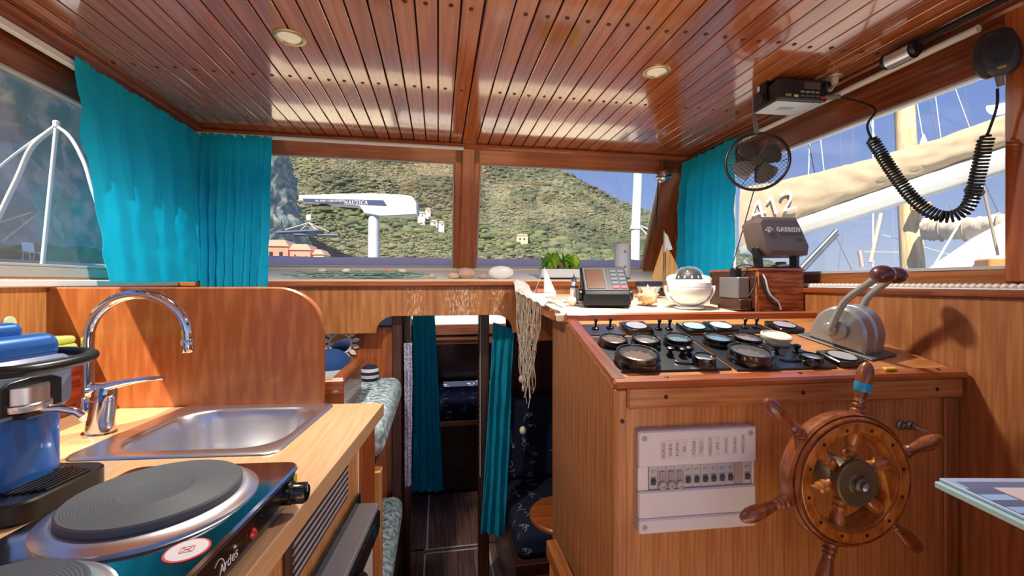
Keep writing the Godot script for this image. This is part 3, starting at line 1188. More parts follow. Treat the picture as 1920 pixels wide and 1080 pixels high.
	# small yellow energy label beside the knob
	part(hob, "yellow_label", box(Vector3(0.0006, 0.018, 0.012), 0.0001), plain(rgb(226, 214, 60), 0.5), Vector3(0.1296, 0.034, -0.098))

	# blue coffee machine
	var cm := thing("coffee_machine", "small metallic blue capsule coffee machine with a black lever and drip tray", "coffee machine", V(-0.620, 0.91, 0.768), Vector3(0, 1.45, 0))
	cm.scale = Vector3(1.0, 0.95, 1.0)
	var blue := gloss(rgb(36, 104, 186), 0.32, 0.7, 0.08)
	blue.metallic = 0.2
	st = mb()
	rbox(st, Vector3(0.142, 0.205, 0.16), 0.018, 4, T(Vector3(0, 0.121, -0.095)))
	part(cm, "body", fin(st), blue)
	# front apron with a funnel-like bulge below the brewing head
	var ap := []
	for j in 12:
		var t := j / 11.0
		var row := PackedVector3Array()
		var hw := lerpf(0.069, 0.046, t)
		for k in 16:
			var a := PI * k / 15
			row.append(Vector3(hw * cos(a), 0.026 + 0.115 * t, -0.03 + lerpf(0.034, 0.026, t) * sin(a)))
		for k in 2:
			row.append(Vector3(-hw + 2 * hw * k, 0.026 + 0.115 * t, -0.045))
		ap.append(row)
	st = mb()
	skin(st, ap)
	part(cm, "front_apron", fin(st), blue)
	st = mb()
	prism(st, round_rect(0.142, 0.092, 0.02, 4), 0.03, 0.006, T(Vector3(0, 0.188, -0.016)))
	part(cm, "head_cover", fin(st), gloss(rgb(128, 140, 168), 0.3, 0.6))
	st = mb()
	prism(st, PackedVector2Array([Vector2(-0.042, -0.022), Vector2(0.046, -0.022), Vector2(0.046, 0.022), Vector2(0.03, 0.03), Vector2(0.0, 0.033), Vector2(-0.03, 0.03), Vector2(-0.042, 0.022)]), 0.004, 0.001, T(Vector3(0, 0.172, 0.0005)))
	part(cm, "head_recess", fin(st), M.black)
	st = mb()
	lathe(st, [Vector2(0, 0), Vector2(0.030, 0), Vector2(0.031, 0.004), Vector2(0.031, 0.010), Vector2(0.028, 0.012), Vector2(0.028, 0.038), Vector2(0, 0.038)], 28, T(Vector3(-0.004, 0.154, -0.006)))
	part(cm, "brewing_group", fin(st), M.steel)
	st = mb()
	tube(st, [Vector3(0.0, 0.153, 0.014), Vector3(0.008, 0.151, 0.035), Vector3(0.016, 0.143, 0.052), Vector3(0.02, 0.134, 0.058)], [0.007, 0.007, 0.0055, 0.005], 12)
	part(cm, "spout", fin(st), M.chrome)
	st = mb()
	cbox(st, Vector3(0.05, 0.012, 0.02), 0.003, T(Vector3(0.0, 0.148, 0.008)))
	part(cm, "spout_holder", fin(st), M.black)
	st = mb()
	rbox(st, Vector3(0.13, 0.05, 0.17), 0.02, 5, T(Vector3(0, 0.246, -0.095)))
	rbox(st, Vector3(0.10, 0.03, 0.10), 0.014, 5, T(Vector3(-0.015, 0.276, -0.09)))
	part(cm, "lid", fin(st), blue)
	st = mb()
	rbox(st, Vector3(0.05, 0.006, 0.045), 0.003, 3, T(Vector3(-0.02, 0.2915, -0.09)))
	part(cm, "lid_inset", fin(st), plain(rgb(18, 34, 66), 0.35))
	var lv := smooth_path([Vector3(-0.086, 0.226, -0.02), Vector3(-0.05, 0.224, 0.03), Vector3(0.0, 0.224, 0.042), Vector3(0.05, 0.226, 0.036), Vector3(0.086, 0.228, 0.012), Vector3(0.094, 0.23, -0.035), Vector3(0.078, 0.23, -0.07)], 5)
	part(cm, "lever_handle", tubed(lv, 0.0095, 10), M.black)
	st = mb()
	prism(st, round_rect(0.150, 0.14, 0.03, 5), 0.033, 0.003, Transform3D(lying(), Vector3(0.0, 0.0172, -0.010)))
	var tray := part(cm, "drip_tray", fin(st), M.black)
	for i in 9:
		st = mb()
		cbox(st, Vector3(0.10 - 0.006 * absf(i - 3.0), 0.0035, 0.0038), 0.001)
		part(tray, "grate_bar", fin(st), M.black_gloss, Vector3(0.004, 0.0355, -0.012 + i * 0.008))

	# things along the port wall
	var shelf := thing("wall_shelf", "dark red wooden box shelf against the port wall behind the tap", "shelf", V(-0.978, 0.91, 1.12))
	part(shelf, "carcase", box(Vector3(0.10, 0.16, 0.40), 0.004), wood(60, [rgb(92, 26, 12), rgb(120, 40, 20), rgb(142, 56, 30)], 2, 0.4, 0.5), Vector3(0.0, 0.0805, 0))
	var lime := cloth(rgb(186, 208, 96))
	st = mb()
	rbox(st, Vector3(0.085, 0.02, 0.34), 0.009, 3, T(Vector3(0, 0.0112, 0)))
	rbox(st, Vector3(0.083, 0.02, 0.335), 0.009, 3, T(Vector3(0, 0.031, 0.002)))
	solo("folded_towel", "folded lime green towel lying on the shelf behind the coffee machine", "towel", fin(st), lime, V(-0.978, 1.0712, 1.125))
	var hook := thing("wall_hook", "round pale green plastic hook on the port wall above the coffee machine", "hook", V(-1.035, 1.152, 1.225))
	var hm := plain(rgb(214, 232, 196), 0.3)
	st = mb()
	disc(st, 0.0165, 0.006, 20, T(Vector3.ZERO, Vector3(0, 0, -PI / 2)), 0.002)
	part(hook, "disc", fin(st), hm)
	for s in [-1, 1]:
		part(hook, "prong", tubed([Vector3(0.003, -0.012, s * 0.007), Vector3(0.005, -0.025, s * 0.007), Vector3(0.009, -0.03, s * 0.007), Vector3(0.014, -0.026, s * 0.007)], 0.0018, 6), hm)


# ---------------------------------------------------------------- bunk and fore cabin
func curtain(A: Vector3, B: Vector3, A2: Vector3, B2: Vector3, folds: float, amp: float, sd: int, thick := 0.0016, ruffle := 0.004) -> ArrayMesh:
	# hangs from the line A-B to the hem A2-B2
	var n := FastNoiseLite.new()
	n.seed = sd
	n.frequency = 1.0
	var rows := 40
	var cols := int(folds * 14)
	var P := []
	var out := (B - A).cross(Vector3.UP).normalized()
	for j in rows + 1:
		var t := float(j) / rows
		var row := PackedVector3Array()
		for i in cols + 1:
			var s := float(i) / cols
			var k := s + 0.035 * n.get_noise_2d(s * 3.0, t * 0.9)
			var base := A.lerp(B, s).lerp(A2.lerp(B2, s), t)
			var ph := TAU * folds * k + 1.2 * n.get_noise_2d(s * 2.0 + 7.0, t * 1.3)
			var am := amp * (0.35 + 0.65 * smoothstep(0.0, 0.35, t)) * (1.0 + 0.5 * n.get_noise_2d(s * 4.0, 20.0))
			var o := am * (sin(ph) + 0.35 * sin(ph * 2.0 + 1.0))
			var rf := ruffle * exp(-t * 14.0) * sin(TAU * folds * 3.7 * s)
			row.append(base + out * (o + rf + 0.008 * n.get_noise_2d(s * 6.0, t * 5.0)) + (B - A).normalized() * (0.3 * am * cos(ph)))
		P.append(row)
	var st := mb()
	sheet(st, P, thick)
	return fin(st)


func rope_print(base: Color, ink: Color, sd: int) -> StandardMaterial3D:
	var im := Image.create(512, 512, false, Image.FORMAT_RGB8)
	im.fill(base)
	var r := RandomNumberGenerator.new()
	r.seed = sd
	for k in 26:
		var p := Vector2(r.randf() * 512, r.randf() * 512)
		var d := r.randf() * TAU
		var turn := r.randf_range(-0.12, 0.12)
		for s in r.randi_range(40, 95):
			p += Vector2(cos(d), sin(d)) * 1.2
			d += turn + 0.08 * sin(s * 0.15)
			if s % 30 == 0:
				turn = r.randf_range(-0.2, 0.2)
			im.fill_rect(Rect2i(int(p.x) & 511, int(p.y) & 511, 3, 3), ink)
	var m := plain(Color.WHITE, 0.85)
	m.albedo_texture = ImageTexture.create_from_image(im)
	m.uv1_triplanar = true
	m.uv1_world_triplanar = true
	m.uv1_scale = Vector3.ONE * 2.2
	return m


func build_bow() -> void:
	var paisley := mottled(71, 0.05, [rgb(58, 108, 120), rgb(118, 150, 160), rgb(164, 178, 186), rgb(206, 208, 208)], 3.0, 0.85, [0.2, 0.42, 0.55, 0.75], 5)
	var navy := rope_print(rgb(22, 30, 58), rgb(198, 206, 226), 4)
	# bunk forward of the galley
	var bunk := thing("bunk", "upper bunk with a blue and grey patterned mattress forward of the galley", "bunk", V(0, 0, 0))
	part(bunk, "base_board", spanned(Vector3(-1.03, 0.69, 1.345), Vector3(-0.19, 0.718, 1.955), 0.003), M.dark_x)
	var st := mb()
	rbox(st, Vector3(0.85, 0.115, 0.66), 0.045, 5, T(V(-0.585, 0.776, 1.625)))
	part(bunk, "mattress", fin(st), paisley)
	part(bunk, "support_post", spanned(Vector3(-0.225, 0.0, 1.30), Vector3(-0.168, 0.69, 1.34), 0.004), M.orange_y)
	var rail := part(bunk, "guard_board", spanned(Vector3(-0.31, 0.834, 1.33), Vector3(-0.286, 0.945, 1.66), 0.003), M.red_z)
	part(rail, "cap_rail", spanned(Vector3(-0.318, 0.943, 1.322), Vector3(-0.276, 0.966, 1.67), 0.006), M.red_z)
	part(bunk, "guard_end", spanned(Vector3(-0.36, 0.834, 1.315), Vector3(-0.276, 0.962, 1.335), 0.004), M.red_x)
	var low := thing("bench", "low bench with a faded blue patterned cushion under the bunk", "bench")
	part(low, "seat_box", spanned(Vector3(-1.0, 0.0, 1.40), Vector3(-0.17, 0.19, 1.93), 0.003), M.dark_y)
	st = mb()
	rbox(st, Vector3(0.86, 0.12, 0.56), 0.045, 5, T(V(-0.585, 0.251, 1.665)))
	part(low, "cushion", fin(st), paisley)
	# bulkhead at the head of the bunk
	var bh := setting("wall_bunk", "reddish wooden bulkhead at the head of the bunk")
	part(bh, "panel", spanned(Vector3(-1.03, -0.3, 1.965), Vector3(-0.205, 1.05, 1.985), 0.002), M.red_y)
	part(bh, "door_post", spanned(Vector3(-0.205, -0.3, 1.94), Vector3(-0.16, 1.15, 2.03), 0.004), M.dark_y)
	part(bh, "door_post", spanned(Vector3(-0.158, -0.3, 2.0), Vector3(-0.128, 1.15, 2.10), 0.004), M.dark_y)
	# sun shaped mirror
	var mir := thing("sun_mirror", "round mirror with white sun ray petals on the bulkhead", "mirror", V(-0.425, 0.982, 1.963))
	st = mb()
	disc(st, 0.043, 0.006, 32, T(Vector3.ZERO, Vector3(PI / 2, 0, 0)))
	part(mir, "glass", fin(st), plain(rgb(230, 232, 235), 0.02, 1.0))
	st = mb()
	ring(st, 0.046, 0.005, 32, 8, T(Vector3(0, 0, 0.005), Vector3(PI / 2, 0, 0)))
	part(mir, "rim", fin(st), M.white)
	var petal := PackedVector2Array([Vector2(-0.006, 0.05), Vector2(0.006, 0.05), Vector2(0.011, 0.062), Vector2(0.008, 0.074), Vector2(0, 0.084), Vector2(-0.008, 0.074), Vector2(-0.011, 0.062)])
	var pm := cut(petal, 0.006, 0.002)
	for i in 14:
		part(mir, "petal", pm, M.white, Vector3(0, 0, 0.0035), Vector3(0, 0, TAU * i / 14))
	# woollen hats on the bunk
	var hat := thing("striped_cushion", "round navy and white knitted cushion on the bunk below the mirror", "cushion", V(-0.43, 0.834, 1.80))
	var bands := [[0.0, 0.035, rgb(22, 26, 44)], [0.035, 0.075, rgb(206, 206, 202)], [0.075, 0.125, rgb(20, 62, 120)], [0.125, 0.148, rgb(20, 62, 120)]]
	for b in bands:
		var pr := []
		for i in 9:
			var y: float = lerpf(b[0], b[1], i / 8.0)
			var q := (y - 0.06) / 0.089
			pr.append(Vector2(0.085 * sqrt(maxf(0.0, 1.0 - absf(q) ** 2.4)), y + 0.0005))
		pr.insert(0, Vector2(0, pr[0].y))
		pr.append(Vector2(0, pr[pr.size() - 1].y))
		part(hat, "band", turned(pr, 24), cloth(b[2]))
	var roll := thing("striped_roll", "small navy and white striped knitted roll at the edge of the bunk", "knitted roll", V(-0.287, 0.8345, 1.87))
	for i in 5:
		var pr := []
		for k in 6:
			var y := (i + k / 5.0) * 0.013
			var q := (y - 0.028) / 0.041
			pr.append(Vector2(0.038 * sqrt(maxf(0.0, 1.0 - absf(q) ** 2.6)), y + 0.0005))
		pr.insert(0, Vector2(0, pr[0].y))
		pr.append(Vector2(0, pr[pr.size() - 1].y))
		part(roll, "band", turned(pr, 20), cloth(rgb(24, 26, 52) if i % 2 == 0 else rgb(196, 196, 206)))

	# fore cabin
	var ff := setting("floor_forecabin", "planked sole of the fore cabin with white caulking lines")
	part(ff, "sole", spanned(Vector3(-0.9, -0.36, 1.76), Vector3(1.2, -0.305, 3.7), 0.002), M.groove)
	var x := -0.42
	var tones := [wood(81, [rgb(96, 62, 54), rgb(122, 82, 70), rgb(140, 98, 84)], 2, 0.4, 0.3), wood(82, [rgb(124, 84, 70), rgb(150, 106, 88), rgb(170, 124, 104)], 2, 0.4, 0.3), wood(83, [rgb(84, 52, 46), rgb(108, 70, 62), rgb(126, 86, 74)], 2, 0.4, 0.3)]
	var k := 0
	while x < 0.75:
		for f in [[1.77, 2.49], [2.505, 3.13]]:
			part(ff, "floor_plank", spanned(Vector3(x, -0.31, f[0]), Vector3(x + 0.086, -0.299, f[1]), 0.001), tones[[0, 2, 1, 1, 0, 2][(k + int(f[0])) % 6]])
		x += 0.088
		k += 1
	part(ff, "caulking_line", spanned(Vector3(-0.072, -0.302, 2.49), Vector3(-0.062, -0.2975, 3.13), 0.0005), M.white)
	part(ff, "caulking_line", spanned(Vector3(-0.08, -0.302, 1.8), Vector3(-0.07, -0.2975, 2.46), 0.0005), M.white)
	part(ff, "caulking_line", spanned(Vector3(-0.08, -0.302, 2.488), Vector3(0.29, -0.2975, 2.498), 0.0005), M.white)
	part(ff, "caulking_line", spanned(Vector3(-0.08, -0.302, 2.45), Vector3(0.29, -0.2975, 2.46), 0.0005), M.white)
	part(ff, "caulking_line", spanned(Vector3(0.282, -0.302, 1.8), Vector3(0.292, -0.2975, 2.46), 0.0005), M.white)
	part(ff, "step_riser", spanned(Vector3(-0.9, -0.31, 1.745), Vector3(1.2, 0.0, 1.757), 0.002), M.dark_x)
	var wfc := setting("wall_forecabin", "dark wooden lining of the fore cabin")
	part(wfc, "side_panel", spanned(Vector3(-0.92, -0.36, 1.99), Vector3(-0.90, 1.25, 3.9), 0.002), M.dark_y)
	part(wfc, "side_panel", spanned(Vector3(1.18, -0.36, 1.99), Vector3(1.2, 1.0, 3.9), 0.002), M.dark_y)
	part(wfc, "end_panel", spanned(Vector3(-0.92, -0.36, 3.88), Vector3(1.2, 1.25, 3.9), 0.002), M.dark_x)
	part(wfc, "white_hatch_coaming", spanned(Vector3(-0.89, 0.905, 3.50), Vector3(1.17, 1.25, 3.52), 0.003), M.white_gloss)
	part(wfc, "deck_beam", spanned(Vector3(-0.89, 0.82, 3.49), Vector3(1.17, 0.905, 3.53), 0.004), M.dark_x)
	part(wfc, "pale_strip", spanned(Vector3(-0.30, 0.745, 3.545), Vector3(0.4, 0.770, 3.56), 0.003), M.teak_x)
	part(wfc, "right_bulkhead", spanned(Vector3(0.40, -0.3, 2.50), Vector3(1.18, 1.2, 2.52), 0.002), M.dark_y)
	var post := setting("trim_7", "dark door post of the passage to the fore cabin")
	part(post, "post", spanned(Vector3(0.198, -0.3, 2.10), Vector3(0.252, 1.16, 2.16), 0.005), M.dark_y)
	var chain := []
	var berth := thing("berth", "berth in the bow with a navy mattress printed with rope knots", "berth")
	part(berth, "base", spanned(Vector3(-0.88, -0.299, 3.16), Vector3(1.16, 0.21, 3.86), 0.003), M.dark_x)
	part(berth, "edge_batten", spanned(Vector3(-0.88, 0.19, 3.135), Vector3(1.16, 0.225, 3.158), 0.004), M.teak_x)
	st = mb()
	rbox(st, Vector3(1.9, 0.16, 0.66), 0.05, 5, T(V(0.14, 0.292, 3.50)))
	part(berth, "mattress", fin(st), navy)
	var seat := thing("settee", "navy settee printed with white rope knots beyond the helm console", "settee")
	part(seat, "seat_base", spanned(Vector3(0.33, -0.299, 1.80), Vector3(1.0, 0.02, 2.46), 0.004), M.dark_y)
	st = mb()
	rbox(st, Vector3(0.66, 0.12, 0.62), 0.04, 5, T(V(0.67, 0.081, 2.13)))
	part(seat, "seat_cushion", fin(st), navy)
	st = mb()
	rbox(st, Vector3(0.66, 0.44, 0.11), 0.04, 5, T(V(0.67, 0.362, 2.385), Vector3(-0.12, 0, 0)))
	part(seat, "back_cushion", fin(st), navy)
	st = mb()
	disc(st, 0.14, 0.022, 36, Transform3D(), 0.006)
	var tab := thing("round_table", "round brown table in front of the navy settee", "table", V(0.50, -0.299, 1.64))
	part(tab, "table_top", fin(st), M.red_x, Vector3(0, 0.60, 0))
	st = mb()
	disc(st, 0.025, 0.6, 16)
	part(tab, "leg", fin(st), M.dull_metal)
	# teal curtains of the passage
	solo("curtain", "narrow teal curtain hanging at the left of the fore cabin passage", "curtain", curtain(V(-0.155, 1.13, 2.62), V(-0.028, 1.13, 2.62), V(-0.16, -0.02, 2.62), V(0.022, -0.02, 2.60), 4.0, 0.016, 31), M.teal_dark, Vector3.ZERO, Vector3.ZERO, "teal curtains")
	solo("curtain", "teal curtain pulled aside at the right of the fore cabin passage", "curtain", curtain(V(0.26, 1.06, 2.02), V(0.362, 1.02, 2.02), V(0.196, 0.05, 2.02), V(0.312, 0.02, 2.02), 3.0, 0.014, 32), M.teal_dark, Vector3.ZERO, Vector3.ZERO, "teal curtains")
	solo("hanging_cloth", "narrow lavender and white cloth hanging beside the left door post", "cloth", curtain(V(-0.152, 0.98, 1.93), V(-0.118, 0.98, 1.945), V(-0.150, 0.34, 1.93), V(-0.122, 0.34, 1.945), 2.0, 0.006, 33), mottled(34, 0.06, [rgb(90, 92, 140), rgb(190, 190, 212), rgb(224, 222, 232)], 6.0, 0.9, [0.3, 0.5, 0.7]))
	# beaded pull cord on the post
	var cord := []
	for i in 60:
		cord.append(V(0.205, 1.08 - i * 0.0135, 2.093))
	var rad := []
	for i in 60:
		rad.append(0.0042 if i % 2 == 0 else 0.0022)
	solo("bead_cord", "thin pale bead cord hanging down the dark door post", "cord", tubed(cord, rad, 6), M.light_grey)


# ---------------------------------------------------------------- helm console, to starboard
const CT := 0.05
const SL := 0.2392


func K(x: float, y: float, f: float) -> Vector3:
	return V(0.37 + x * cos(CT) + f * sin(CT), y, 0.855 - x * sin(CT) + f * cos(CT))


# a spot on the sloping dashboard: x to starboard, s up the slope, h above it
func dash(x: float, s: float, h := 0.0) -> Vector3:
	return K(x, 1.04 + s * sin(SL) + h * cos(SL), s * cos(SL) - h * sin(SL))


func dash_rot() -> Vector3:
	return (Basis.from_euler(Vector3(0, -CT, 0)) * Basis.from_euler(Vector3(SL, 0, 0))).get_euler()


func shelf_y(f: float) -> float:
	return 1.15 + 0.075 * (f - 1.27)


func build_console() -> void:
	var kr := Vector3(0, -CT, 0)
	var dr := dash_rot()
	var con := thing("helm_console", "tall wooden helm console with a sloping instrument top", "console", K(0, 0, 0), kr)
	# side panel seen from the aisle: outline in forward and up
	var side := Basis(Vector3(0, 0, -1), Vector3.UP, Vector3(1, 0, 0))
	var st := mb()
	prism(st, PackedVector2Array([Vector2(0.0, 0.0), Vector2(0.60, 0.0), Vector2(0.60, 1.138), Vector2(0.40, 1.128), Vector2(0.0, 1.026)]), 0.018, 0.003, Transform3D(side, Vector3(0.009, 0, 0)))
	part(con, "side_panel", fin(st), M.side_y)
	part(con, "corner_post", spanned(Vector3(0.0, 0.0, -0.012), Vector3(0.026, 1.022, 0.0), 0.003), M.teak_y)
	part(con, "front_panel", spanned(Vector3(0.026, 0.0, 0.004), Vector3(0.858, 1.0, 0.02), 0.002), M.orange_y)
	part(con, "front_rail", spanned(Vector3(0.027, 0.979, -0.014), Vector3(0.858, 1.027, 0.003), 0.005), M.teak_x)
	part(con, "right_stile", spanned(Vector3(0.82, 0.0, -0.004), Vector3(0.858, 0.977, 0.003), 0.003), M.side_y)
	# dashboard
	st = mb()
	cbox(st, Vector3(0.858, 0.018, 0.40), 0.003, T(Vector3(0.429, -0.0095, -0.195)))
	var db := part(con, "dashboard", fin(st), M.teak_x)
	db.transform = Transform3D(Basis.from_euler(Vector3(SL, 0, 0)), Vector3(0, 1.04, 0))
	st = mb()
	cbox(st, Vector3(0.034, 0.008, 0.40), 0.003, T(Vector3(0.013, 0.0015, -0.195)))
	var ds := part(con, "left_frame", fin(st), M.red_z)
	ds.transform = db.transform
	st = mb()
	cbox(st, Vector3(0.866, 0.016, 0.036), 0.005, T(Vector3(0.429, -0.003, 0.006)))
	var dl := part(con, "front_lip", fin(st), M.red_x)
	dl.transform = db.transform
	part(con, "back_rail", spanned(Vector3(-0.005, 1.122, 0.388), Vector3(0.858, 1.155, 0.412), 0.005), M.red_x)
	st = mb()
	lathe(st, [Vector2(0, 0), Vector2(0.0048, 0), Vector2(0.0042, 0.0016), Vector2(0, 0.0022)], 12, T(Vector3.ZERO, Vector3(PI / 2, 0, 0)))
	var sc := fin(st)
	for q in [[0.113, 1.004], [0.438, 1.003], [0.784, 1.0]]:
		part(con, "rail_screw", sc, M.screw, Vector3(q[0], q[1], 0.014))
	part(con, "rail_screw", sc, M.screw, Vector3(0.016, 0.955, 0.012))
	for x in [0.12, 0.44, 0.80]:
		var o := part(con, "lip_screw", sc, M.screw)
		o.transform = db.transform * T(Vector3(x, 0.0048, 0.002), Vector3(-PI / 2, 0, 0))
	st = mb()
	cbox(st, Vector3(0.030, 0.006, 0.010), 0.001, T(Vector3(0.672, 0.0085, 0.0)))
	var yt := part(con, "yellow_tag", fin(st), plain(rgb(226, 190, 50), 0.5))
	yt.transform = db.transform
	# shelf behind the dashboard
	var sh := setting("trim_8", "wooden shelf between the helm console and the windscreen")
	st = mb()
	prism(st, PackedVector2Array([Vector2(1.262, 1.149), Vector2(1.262, 1.130), Vector2(1.90, 1.175), Vector2(1.90, 1.197)]), 0.87, 0.002, Transform3D(Basis(Vector3(0, 0, -1), Vector3.UP, Vector3(1, 0, 0)), Vector3(0.797, 0, 0)))
	part(sh, "shelf_board", fin(st), M.cream)
	var fid := PackedVector2Array([Vector2(1.27, 1.135), Vector2(1.90, 1.165), Vector2(1.90, 1.262), Vector2(1.845, 1.262), Vector2(1.835, 1.235), Vector2(1.80, 1.214), Vector2(1.72, 1.203), Vector2(1.5, 1.185), Vector2(1.27, 1.165)])
	st = mb()
	prism(st, fid, 0.016, 0.003, Transform3D(Basis(Vector3(0, 0, -1), Vector3.UP, Vector3(1, 0, 0)), Vector3(0.352, 0, 0)))
	part(sh, "fiddle_rail", fin(st), M.teak_z)

	# instrument panels with gauges
	var labels := ["black instrument panel with round gauges on the left half of the dashboard", "black instrument panel with round gauges on the right half of the dashboard"]
	var plates := [[0.012, 0.298, 0.033, 0.245], [0.306, 0.562, 0.026, 0.24]]
	var dials := [[[0.069, 0.192, 0.036, 0.017, 0], [0.150, 0.175, 0.036, 0.022, 1], [0.240, 0.178, 0.036, 0.022, 2], [0.086, 0.078, 0.050, 0.026, 0], [0.240, 0.055, 0.025, 0.022, 3]], [[0.352, 0.180, 0.036, 0.020, 2], [0.436, 0.177, 0.036, 0.020, 1], [0.368, 0.075, 0.050, 0.026, 4], [0.510, 0.05, 0.025, 0.02, 3]]]
	var face_cols := [rgb(104, 70, 62), rgb(128, 128, 136), rgb(86, 134, 150), rgb(196, 204, 206), rgb(92, 90, 92)]
	var black_metal := gloss(rgb(26, 28, 34), 0.4, 0.5, 0.15)
	for k in 2:
		var pl := thing("instrument_panel", labels[k], "instrument panel", dash(0, 0, 0.0), dr)
		var q: Array = plates[k]
		part(pl, "plate", spanned(Vector3(q[0], 0.0005, q[2]), Vector3(q[1], 0.0045, q[3]), 0.0012), black_metal)
		if k == 0:
			part(pl, "upper_plate", spanned(Vector3(0.215, 0.0005, 0.247), Vector3(0.318, 0.0035, 0.352), 0.001), black_metal)
			part(pl, "upper_plate", spanned(Vector3(0.03, 0.0005, 0.262), Vector3(0.135, 0.0035, 0.352), 0.001), black_metal)
		else:
			part(pl, "upper_plate", spanned(Vector3(0.478, 0.0005, 0.262), Vector3(0.592, 0.0035, 0.335), 0.001), black_metal)
		for d in dials[k]:
			var r: float = d[2]
			var h: float = d[3]
			var g := part(pl, "gauge_bezel", turned([Vector2(0, 0), Vector2(r * 1.04, 0), Vector2(r * 1.06, h * 0.45), Vector2(r, h * 0.55), Vector2(r, h), Vector2(r * 0.9, h + 0.001), Vector2(r * 0.84, h * 0.55), Vector2(0, h * 0.5)], 32, 40.0), M.black_gloss, Vector3(d[0], 0.0045, -d[1]))
			st = mb()
			disc(st, r * 0.82, 0.001, 28)
			part(g, "dial_face", fin(st), plain(face_cols[d[4]], 0.35), Vector3(0, h * 0.5, 0))
			st = mb()
			for i in 9:
				var a := -2.3 + 4.6 * i / 8.0
				cbox(st, Vector3(r * 0.03, 0.0006, r * 0.14), 0.0001, T(Vector3(sin(a) * r * 0.68, h * 0.5 + 0.0013, -cos(a) * r * 0.68), Vector3(0, -a, 0)))
			part(g, "scale_marks", fin(st), M.light_grey)
			st = mb()
			cbox(st, Vector3(r * 0.05, 0.0008, r * 0.7), 0.0002, T(Vector3(-r * 0.16, h * 0.5 + 0.002, r * 0.16), Vector3(0, -0.9 - d[0] * 4.0, 0)))
			part(g, "needle", fin(st), plain(rgb(220, 90, 40), 0.4))
			st = mb()
			disc(st, r * 0.86, 0.0012, 28)
			part(g, "glass", fin(st), M.glass, Vector3(0, h * 0.9 - 0.0012, 0))
		var keys := [[0.185, 0.112], [0.213, 0.105], [0.234, 0.112]] if k == 0 else [[0.467, 0.11], [0.525, 0.112]]
		for t in keys:
			st = mb()
			lathe(st, [Vector2(0, 0), Vector2(0.009, 0), Vector2(0.009, 0.005), Vector2(0.005, 0.007), Vector2(0.005, 0.014), Vector2(0.009, 0.016), Vector2(0.009, 0.021), Vector2(0.004, 0.023), Vector2(0, 0.023)], 10)
			part(pl, "knob", fin(st), M.black, Vector3(t[0], 0.0045, -t[1]))
		var slot := []
		for i in 9:
			var a := PI * 1.05 + PI * 0.9 * i / 8
			slot.append(Vector3((0.205 if k == 0 else 0.475) + 0.026 * cos(a), 0.006, -(0.075 + 0.016 * sin(a))))
		part(pl, "curved_bezel", tubed(slot, 0.0035, 6), M.black_gloss)
		var togs := [[0.06, 0.312], [0.105, 0.316], [0.246, 0.30], [0.278, 0.30]] if k == 0 else [[0.515, 0.30], [0.552, 0.30]]
		for t in togs:
			st = mb()
			lathe(st, [Vector2(0, 0), Vector2(0.011, 0), Vector2(0.011, 0.004), Vector2(0.006, 0.006), Vector2(0.0035, 0.008), Vector2(0.0035, 0.02), Vector2(0.0055, 0.023), Vector2(0.0055, 0.029), Vector2(0.003, 0.031), Vector2(0, 0.031)], 12)
			part(pl, "toggle_switch", fin(st), M.black_gloss, Vector3(t[0], 0.0035, -t[1]))
		if k == 0:
			letters(pl, "lettering", "V.P. SERVICE", 0.006, M.light_grey, Vector3(0.22, 0.0048, -0.038), Basis(Vector3.RIGHT, Vector3(0, 0, -1), Vector3.UP), 0.0004)
	# the odd beige gauge
	var bg := thing("gauge", "beige round gauge on the right instrument panel", "gauge", dash(0.526, 0.186, 0.0048), dr)
	part(bg, "bezel", turned([Vector2(0, 0), Vector2(0.035, 0), Vector2(0.035, 0.013), Vector2(0.038, 0.014), Vector2(0.038, 0.02), Vector2(0.034, 0.022), Vector2(0.031, 0.018), Vector2(0, 0.017)], 32), plain(rgb(206, 196, 172), 0.5))
	st = mb()
	disc(st, 0.03, 0.001, 28)
	part(bg, "dial_face", fin(st), plain(rgb(210, 206, 200), 0.4), Vector3(0, 0.0175, 0))
	# square framed instruments
	var sq := [[0.179, 0.305, rgb(150, 150, 160), "square black instrument at the left end of the upper dashboard row"], [0.352, 0.295, rgb(150, 190, 204), "square black instrument with a pale blue dial above the right panel"], [0.436, 0.297, rgb(176, 200, 208), "square black instrument beside the blue one on the upper dashboard row"], [0.640, 0.295, rgb(168, 164, 176), "square black instrument nearest the throttle on the upper dashboard row"], [0.610, 0.066, rgb(170, 172, 176), "square black instrument at the right front of the dashboard"]]
	for q in sq:
		var o := thing("square_instrument", q[3], "instrument", dash(q[0], q[1], 0.0), dr, "square dashboard instruments")
		st = mb()
		prism(st, round_rect(0.078, 0.076, 0.006, 3), 0.014, 0.002, Transform3D(lying(), Vector3(0, 0.0075, 0)))
		part(o, "case", fin(st), M.black_gloss)
		st = mb()
		disc(st, 0.030, 0.0012, 28)
		var df := part(o, "dial_face", fin(st), plain(q[2], 0.3), Vector3(0, 0.0144, 0))
		st = mb()
		ring(st, 0.031, 0.0016, 32, 6)
		part(df, "dial_rim", fin(st), M.black, Vector3(0, 0.001, 0))
	# fuse box on the front
	var fb := thing("fuse_box", "white electrical fuse box with a row of breakers on the console front", "fuse box", K(0.049, 0.712, 0.003), kr)
	part(fb, "back_box", spanned(Vector3(0.0, 0.0, 0.0), Vector3(0.273, 0.222, 0.010), 0.003), M.light_grey)
	var ivory := plain(rgb(238, 240, 238), 0.42)
	part(fb, "upper_cover", spanned(Vector3(0.003, 0.142, -0.016), Vector3(0.276, 0.219, 0.0), 0.003), ivory)
	part(fb, "middle_cover", spanned(Vector3(0.003, 0.091, -0.012), Vector3(0.026, 0.1415, 0.0), 0.001), ivory)
